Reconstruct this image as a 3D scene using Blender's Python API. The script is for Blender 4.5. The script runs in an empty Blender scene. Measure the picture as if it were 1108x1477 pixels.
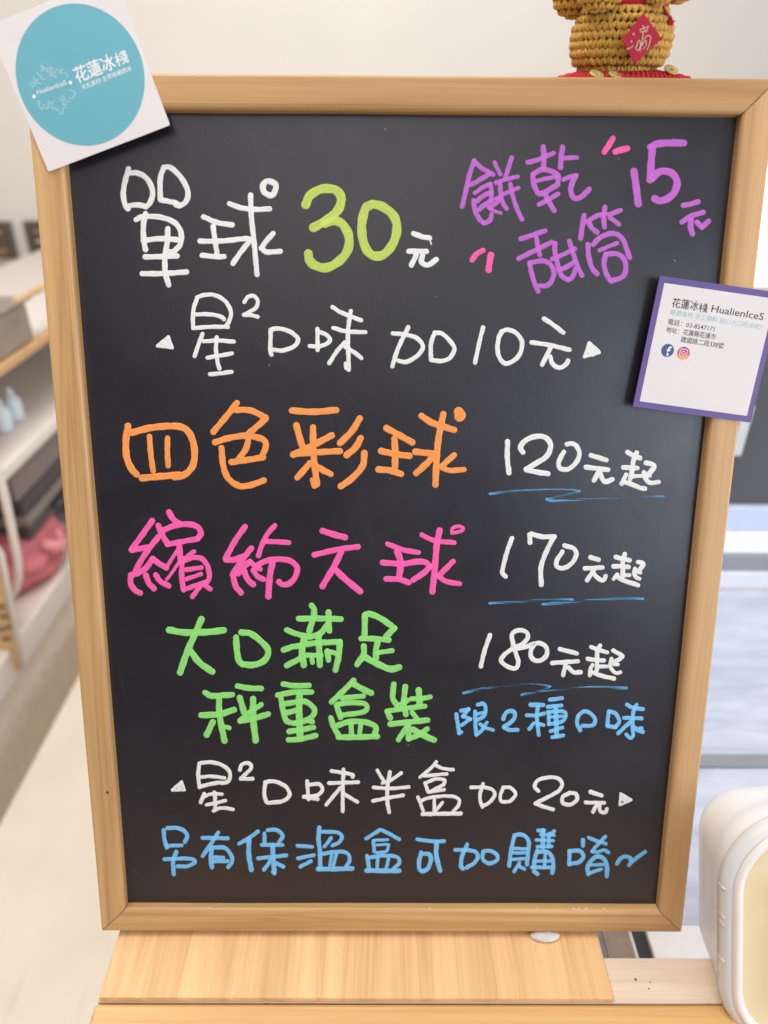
import bpy, bmesh, math, random
import numpy as np
from mathutils import Matrix, Vector
random.seed(7); rng = np.random.RandomState(7)
S = bpy.context.scene
COL = S.collection

# ------------------------------------------------------------------ camera
CP = np.array([-0.01202781, -0.31629078, 0.55607599])
CR = np.array([[0.99996058, -0.00616828, -0.00638617],
               [-0.00248, 0.49659686, -0.86797777],
               [0.00852529, 0.86795939, 0.49656199]])
LEAN = math.radians(17.5)
cam = bpy.data.cameras.new('camera')
cam.sensor_fit = 'VERTICAL'; cam.sensor_height = 36; cam.lens = 1024 / 1477 * 36
cam.clip_start = 0.02; cam.clip_end = 50
cam.dof.use_dof = True; cam.dof.focus_distance = 0.485; cam.dof.aperture_fstop = 3.9
camo = bpy.data.objects.new('camera', cam); COL.objects.link(camo)
M = Matrix(CR.tolist()).to_4x4(); M.translation = Vector(CP); camo.matrix_world = M
S.camera = camo

# ------------------------------------------------------------------ light
W = bpy.data.worlds.new('World'); S.world = W; W.use_nodes = True
bg = W.node_tree.nodes['Background']
bg.inputs[0].default_value = (1.0, 0.95, 0.90, 1); bg.inputs[1].default_value = 0.20
def area(name, loc, target, size, power, col, sy=None):
    l = bpy.data.lights.new(name, 'AREA'); l.energy = power; l.color = col
    l.shape = 'RECTANGLE'; l.size = size; l.size_y = sy or size
    o = bpy.data.objects.new(name, l); COL.objects.link(o); o.location = loc
    d = Vector(target) - Vector(loc); o.rotation_euler = d.to_track_quat('-Z', 'Y').to_euler()
    return o
area('side_window_light', (2.1, -1.15, 0.60), (0.0, 0.08, 0.28), 1.0, 44, (0.88, 0.92, 1.0), 1.1)
area('panel_glare_light', (1.5, -2.4, 0.85), (0.1, 0.08, 0.3), 1.1, 24, (0.74, 0.84, 1.0), 1.1)  # added lamp for the bluish glare on the panel's right side
area('ceiling_light', (-0.1, -1.75, 1.85), (0.0, 0.1, 0.35), 1.4, 13, (0.98, 0.95, 0.95))
area('overhead_fill_light', (-0.25, -0.10, 2.0), (-0.15, 0.0, 0.0), 1.2, 25, (1.0, 0.93, 0.85))  # added fill, lifts plank and slats more than the upright board
area('back_window_light', (1.45, 0.75, 0.75), (0.35, 0.1, -0.05), 0.8, 9, (0.88, 0.93, 1.0))
area('room_light', (0.1, 1.2, 2.0), (0.1, 1.9, 0.0), 1.6, 26, (1.0, 0.95, 0.90))
area('left_fill_light', (-0.6, 0.5, 1.5), (-0.85, 0.8, -0.8), 0.8, 21, (1.0, 0.95, 0.90))  # added fill for the dark floor and shelves at left
S.view_settings.view_transform = 'Standard'; S.view_settings.look = 'None'
S.view_settings.exposure = -0.36; S.view_settings.gamma = 1

# ------------------------------------------------------------------ helpers
def lin(c):
    return tuple((x / 255 / 12.92 if x / 255 <= .04045 else ((x / 255 + .055) / 1.055) ** 2.4) for x in c)
def tag(o, label=None, cat=None, group=None, kind=None):
    if label: o['label'] = label
    if cat: o['category'] = cat
    if group: o['group'] = group
    if kind: o['kind'] = kind
    return o
def empty(name, loc=(0, 0, 0), mat=None):
    o = bpy.data.objects.new(name, None); COL.objects.link(o); o.empty_display_size = .02
    o.matrix_world = mat if mat is not None else Matrix.Translation(loc)
    return o
def link(name, me, mat=None, parent=None, m=None, smooth=False):
    o = bpy.data.objects.new(name, me); COL.objects.link(o)
    if mat and not me.materials: me.materials.append(mat)
    if smooth: me.polygons.foreach_set('use_smooth', [True] * len(me.polygons))
    if parent: o.parent = parent
    if m is not None: o.matrix_local = m
    return o
def mesh(name, v, f):
    me = bpy.data.meshes.new(name); me.from_pydata([tuple(map(float, p)) for p in v], [], f); me.update(); return me
def bmobj(name, bm, mat, parent=None, m=None, smooth=False):
    me = bpy.data.meshes.new(name); bmesh.ops.recalc_face_normals(bm, faces=bm.faces); bm.to_mesh(me); bm.free()
    return link(name, me, mat, parent, m, smooth)
def box_bm(x0, x1, y0, y1, z0, z1, bev=0, seg=2):
    bm = bmesh.new(); bmesh.ops.create_cube(bm, size=1)
    for v in bm.verts:
        v.co = Vector(((x0 + x1) / 2 + v.co.x * (x1 - x0), (y0 + y1) / 2 + v.co.y * (y1 - y0), (z0 + z1) / 2 + v.co.z * (z1 - z0)))
    if bev: bmesh.ops.bevel(bm, geom=bm.edges[:], offset=bev, segments=seg, affect='EDGES', profile=.5)
    return bm
def box(name, b, mat, parent=None, bev=0, m=None):
    return bmobj(name, box_bm(*b, bev=bev), mat, parent, m)
def tube(name, pts, r, mat, parent=None, n=8, closed=False):
    pts = [Vector(p) for p in pts]; v = []; f = []; N = len(pts)
    for i, p in enumerate(pts):
        a = pts[(i - 1) % N] if (i > 0 or closed) else p; b = pts[(i + 1) % N] if (i < N - 1 or closed) else p
        t = (b - a).normalized(); u = t.orthogonal().normalized() if i == 0 else (u - t * u.dot(t)).normalized(); w = t.cross(u)
        rr = r[i] if isinstance(r, (list, tuple)) else r
        for k in range(n):
            an = 2 * math.pi * k / n; v.append(p + (u * math.cos(an) + w * math.sin(an)) * rr)
    for i in range(N if closed else N - 1):
        for k in range(n):
            j = (i + 1) % N; f.append((i * n + k, i * n + (k + 1) % n, j * n + (k + 1) % n, j * n + k))
    if not closed: f += [tuple(range(n))[::-1], tuple((N - 1) * n + k for k in range(n))]
    return link(name, mesh(name, v, f), mat, parent, smooth=True)

# the photograph's pixel grid rectified onto real planes (survey of the reference)
def raydir(px, py): return CR @ np.array([(px - 554) / 1024, -(py - 738.5) / 1024, -1.0])
BX = np.array([1, 0, 0.]); BU = np.array([0, math.sin(LEAN), math.cos(LEAN)]); BN = np.array([0, -math.cos(LEAN), math.sin(LEAN)])
def on_board(px, py, n):
    px = np.asarray(px, float); py = np.asarray(py, float)
    d = np.stack([(px - 554) / 1024, -(py - 738.5) / 1024, -np.ones_like(px)], -1) @ CR.T
    t = (n - CP @ BN) / (d @ BN); p = CP + d * t[..., None]
    return np.stack([p @ BX, p @ BU, np.full(px.shape, n)], -1)
def at_y(px, py, y): d = raydir(px, py); return CP + d * ((y - CP[1]) / d[1])
def at_z(px, py, z): d = raydir(px, py); return CP + d * ((z - CP[2]) / d[2])
def at_x(px, py, x): d = raydir(px, py); return CP + d * ((x - CP[0]) / d[0])

# ------------------------------------------------------------------ materials
class NT:
    def __init__(s, name):
        s.m = bpy.data.materials.new(name); s.m.use_nodes = True; s.t = s.m.node_tree; s.n = s.t.nodes
        s.b = s.n['Principled BSDF']; s.o = s.n['Material Output']
    def a(s, typ, **kw):
        n = s.n.new(typ)
        for k, v in kw.items():
            if k.startswith('i_'): n.inputs[int(k[2:]) if k[2:].isdigit() else k[2:].replace('_', ' ')].default_value = v
            else: setattr(n, k, v)
        return n
    def l(s, a, b): s.t.links.new(a, b)
    def ramp(s, src, stops):
        r = s.a('ShaderNodeValToRGB'); e = r.color_ramp.elements
        while len(e) < len(stops): e.new(.5)
        for i, (p, c) in enumerate(stops): e[i].position = p; e[i].color = (*c, 1) if len(c) == 3 else c
        s.l(src, r.inputs[0]); return r
    def mix(s, fac, a, b, mode='MIX'):
        m = s.a('ShaderNodeMix', data_type='RGBA', blend_type=mode)
        for k, v in ((0, fac), (6, a), (7, b)):
            if isinstance(v, (int, float)): m.inputs[k].default_value = v
            elif isinstance(v, tuple): m.inputs[k].default_value = (*v, 1)
            else: s.l(v, m.inputs[k])
        return m.outputs[2]
    def map(s, scale, loc=(0, 0, 0), rot=(0, 0, 0)):
        tc = s.a('ShaderNodeTexCoord'); m = s.a('ShaderNodeMapping'); s.l(tc.outputs['Object'], m.inputs[0])
        m.inputs['Scale'].default_value = scale; m.inputs['Location'].default_value = loc; m.inputs['Rotation'].default_value = rot
        return m.outputs[0]
    def noise(s, vec, scale, detail=4, rough=.55, dist=0):
        n = s.a('ShaderNodeTexNoise'); s.l(vec, n.inputs['Vector']); n.inputs['Scale'].default_value = scale
        n.inputs['Detail'].default_value = detail; n.inputs['Roughness'].default_value = rough; n.inputs['Distortion'].default_value = dist
        return n.outputs[0]
    def bump(s, h, strength, dist):
        b = s.a('ShaderNodeBump'); b.inputs['Strength'].default_value = strength; b.inputs['Distance'].default_value = dist
        s.l(h, b.inputs['Height']); s.l(b.outputs[0], s.b.inputs['Normal'])
def plain(name, col, rough=.5, metal=0, noise=.06, nscale=40, emis=0, trans=0, sss=0, coat=0):
    t = NT(name); c = lin(col) if max(col) > 1 else col
    n = t.noise(t.map((1, 1, 1)), nscale)
    r = t.ramp(n, [(.25, tuple(x * (1 - noise * 2) for x in c)), (.75, tuple(min(1, x * (1 + noise)) for x in c))])
    t.l(r.outputs[0], t.b.inputs['Base Color']); t.b.inputs['Roughness'].default_value = rough; t.b.inputs['Metallic'].default_value = metal
    if emis: t.l(r.outputs[0], t.b.inputs['Emission Color']); t.b.inputs['Emission Strength'].default_value = emis
    if trans: t.b.inputs['Transmission Weight'].default_value = trans
    if sss: t.b.inputs['Subsurface Weight'].default_value = sss; t.b.inputs['Subsurface Radius'].default_value = (.01, .01, .008); t.b.inputs['Subsurface Scale'].default_value = 1
    if coat: t.b.inputs['Coat Weight'].default_value = coat
    return t.m
def wood(name, light, dark, seed=0, rough=.42, ring=26, pores=.35, knots=False):
    """grain runs along local X"""
    t = NT(name); L = lin(light); D = lin(dark)
    v = t.map((.55, 13, 13), (seed * 1.7, seed * .31, seed * .53))
    big = t.noise(v, 2.2, 2, .5, .6)                      # slow growth-ring field
    w = t.a('ShaderNodeMath', operation='MULTIPLY', i_1=ring); t.l(big, w.inputs[0])
    fr = t.a('ShaderNodeMath', operation='SINE'); t.l(w.outputs[0], fr.inputs[0])
    f2 = t.a('ShaderNodeMath', operation='MULTIPLY_ADD', i_1=.5, i_2=.5); t.l(fr.outputs[0], f2.inputs[0])
    fine = t.noise(t.map((3, 220, 220), (seed, 0, seed)), 2.5, 5, .65)
    mid = t.noise(t.map((1.5, 30, 30), (seed * 2, seed, 0)), 3, 3, .5)
    base = t.ramp(f2.outputs[0], [(0, L), (.60, tuple(a * .88 + b * .12 for a, b in zip(L, D))), (.86, tuple(a * .70 + b * .30 for a, b in zip(L, D))), (.955, tuple(a * .42 + b * .58 for a, b in zip(L, D))), (1, tuple(a * .7 + b * .3 for a, b in zip(L, D)))])
    mr = t.ramp(mid, [(.3, (.86, .84, .80)), (.7, (1.05, 1.04, 1.03))])
    c = t.mix(.8, base.outputs[0], mr.outputs[0], 'MULTIPLY')
    fr2 = t.ramp(fine, [(.30, (.80, .76, .70)), (.55, (1, 1, 1))])
    c = t.mix(.55, c, fr2.outputs[0], 'MULTIPLY')
    po = t.noise(t.map((60, 900, 900), (seed, seed, 0)), 1.6, 2, .5)
    pr = t.ramp(po, [(.70, (1, 1, 1)), (.80, (.45, .33, .22))])
    c = t.mix(pores, c, pr.outputs[0], 'MULTIPLY')
    if knots:
        k = t.a('ShaderNodeTexVoronoi'); t.l(t.map((7, 13, 13), (seed, seed * 3, 0)), k.inputs['Vector']); k.inputs['Scale'].default_value = 1.4
        kr = t.ramp(k.outputs['Distance'], [(.012, (.35, .2, .1)), (.03, (1, 1, 1))]); c = t.mix(.8, c, kr.outputs[0], 'MULTIPLY')
    t.l(c, t.b.inputs['Base Color'])
    rr = t.ramp(fine, [(.2, (rough + .12,) * 3), (.8, (rough,) * 3)]); t.l(rr.outputs[0], t.b.inputs['Roughness'])
    t.bump(fine, .25, .0004)
    return t.m

def panel_material():
    t = NT('blackboard_surface')
    v = t.map((1, 1, 1))
    sm = t.noise(t.map((1.0, 1.6, 1)), 7, 5, .6, .8)
    c = t.ramp(sm, [(.3, (.0090, .0078, .0130)), (.7, (.0150, .0130, .0200))]).outputs[0]
    sp = t.a('ShaderNodeTexVoronoi'); t.l(v, sp.inputs['Vector']); sp.inputs['Scale'].default_value = 85
    r = t.ramp(sp.outputs['Distance'], [(.035, (1, 1, 1)), (.065, (0, 0, 0))])
    sel = t.ramp(t.noise(v, 60, 1), [(.62, (0, 0, 0)), (.66, (1, 1, 1))])
    f = t.a('ShaderNodeMath', operation='MULTIPLY'); t.l(r.outputs[0], f.inputs[0]); t.l(sel.outputs[0], f.inputs[1])
    c = t.mix(f.outputs[0], c, (.16, .16, .17))
    # faint wiped marks
    for ang_, seed_ in ((.65, 0), (-.35, 5), (1.35, 9)):
        m2 = t.a('ShaderNodeMapping'); t.l(t.map((1, 1, 1), (seed_, 0, 0), (0, 0, ang_)), m2.inputs[0]); m2.inputs['Scale'].default_value = (3, 42, 1)
        st = t.ramp(t.noise(m2.outputs[0], 3, 6, .72, .5), [(.55, (0, 0, 0)), (.78, (.6, .6, .6))])
        mk = t.ramp(t.noise(t.map((1, 1, 1), (seed_ * 3, seed_, 0)), 9, 3), [(.52, (0, 0, 0)), (.68, (1, 1, 1))])
        c = t.mix(t.mix(1.0, st.outputs[0], mk.outputs[0], 'MULTIPLY'), c, (.050, .050, .056))
    t.l(c, t.b.inputs['Base Color'])
    g = t.noise(v, 1400, 2, .5)
    rr = t.ramp(t.noise(v, 22, 4), [(.3, (.30,) * 3), (.7, (.38,) * 3)]); t.l(rr.outputs[0], t.b.inputs['Roughness'])
    t.b.inputs['Specular IOR Level'].default_value = .75
    t.bump(g, .30, .00022)
    return t.m
def ink_material(name, col, dry=0.0, over=.0):
    t = NT(name); c = lin(col)
    at = t.a('ShaderNodeAttribute', attribute_name='ink'); sep = t.a('ShaderNodeSeparateColor'); t.l(at.outputs['Color'], sep.inputs[0])
    n = t.noise(t.map((1, 1, 1)), 500, 3, .6)
    nm = t.ramp(n, [(.3, (.90,) * 3), (.7, (1.0,) * 3)])
    base = t.mix(1.0, c, nm.outputs[0], 'MULTIPLY')
    darker = tuple(x * .76 + .02 for x in c)
    sr = t.ramp(sep.outputs[0], [(.35, (0, 0, 0)), (.95, (.85, .85, .85))]); a = t.mix(sr.outputs[0], base, darker)
    ov = tuple(min(1, x * (1 + over)) for x in c)
    b = t.mix(sep.outputs[1], a, ov)
    t.l(b, t.b.inputs['Base Color']); t.b.inputs['Roughness'].default_value = .62; t.b.inputs['Specular IOR Level'].default_value = .3
    t.bump(n, .3, .0001)
    if dry:
        k = t.noise(t.map((9, 900, 1)), 1, 3, .6)
        kk = t.ramp(k, [(.40, (0, 0, 0)), (.55, (1, 1, 1))])
        m1 = t.a('ShaderNodeMath', operation='MULTIPLY', use_clamp=True); t.l(kk.outputs[0], m1.inputs[0]); t.l(sep.outputs[2], m1.inputs[1])
        tr = t.a('ShaderNodeBsdfTransparent'); ms = t.a('ShaderNodeMixShader')
        m2 = t.a('ShaderNodeMath', operation='MULTIPLY', i_1=dry); t.l(m1.outputs[0], m2.inputs[0])
        t.l(m2.outputs[0], ms.inputs[0]); t.l(t.b.outputs[0], ms.inputs[1]); t.l(tr.outputs[0], ms.inputs[2]); t.l(ms.outputs[0], t.o.inputs[0])
    return t.m
INK = dict(
    white=ink_material('white_marker_ink', (240, 240, 236), over=-.06),
    lime=ink_material('lime_marker_ink', (194, 214, 100), over=.08),
    purple=ink_material('purple_marker_ink', (194, 106, 204), over=.04),
    pink=ink_material('pink_marker_ink', (255, 100, 176), over=.05),
    orange=ink_material('orange_marker_ink', (255, 160, 84), over=-.1),
    green=ink_material('green_marker_ink', (148, 228, 122), over=.0),
    blue=ink_material('blue_marker_ink', (122, 196, 244), over=.08),
    dryblue=ink_material('dry_blue_marker_ink', (96, 165, 215), dry=1.0),
    gold=ink_material('gold_foil_print', (205, 160, 140)),
    palewhite=ink_material('pale_print', (150, 198, 205)),
)
M_panel = panel_material()
M_frame = [wood('pine_frame_wood_%s' % k, L, D, s, .40, 13, .5) for k, L, D, s in (
    ('a', (216, 174, 120), (170, 122, 72), 1), ('b', (202, 160, 108), (164, 118, 70), 3), ('c', (220, 178, 124), (172, 124, 76), 6.5), ('d', (212, 170, 120), (170, 124, 78), 8))]
M_plank = wood('pine_plank_wood', (242, 200, 146), (208, 156, 102), 4, .42, 17, 1.0)
M_slat = wood('pine_slat_wood', (224, 178, 116), (198, 146, 86), 9, .42, 8, .25)
M_slat_glare = wood('window_glare_slat_wood', (228, 208, 190), (202, 178, 158), 12, .3, 12, .5, knots=True)  # window glare on the rear slat painted as paler, pinkish wood
M_cardw = plain('white_card_stock', (226, 220, 218), .55, noise=.02)
M_teal = plain('teal_print', (104, 174, 188), .5, noise=.02)
M_purple = plain('purple_print', (98, 78, 142), .45, noise=.03)
M_black = plain('black_print', (52, 46, 46), .5); M_tealtxt = plain('pale_teal_print', (158, 200, 205), .5)
M_whitep = plain('white_print', (236, 236, 238), .5); M_navy = plain('blue_badge_print', (58, 82, 142), .5)

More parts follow.
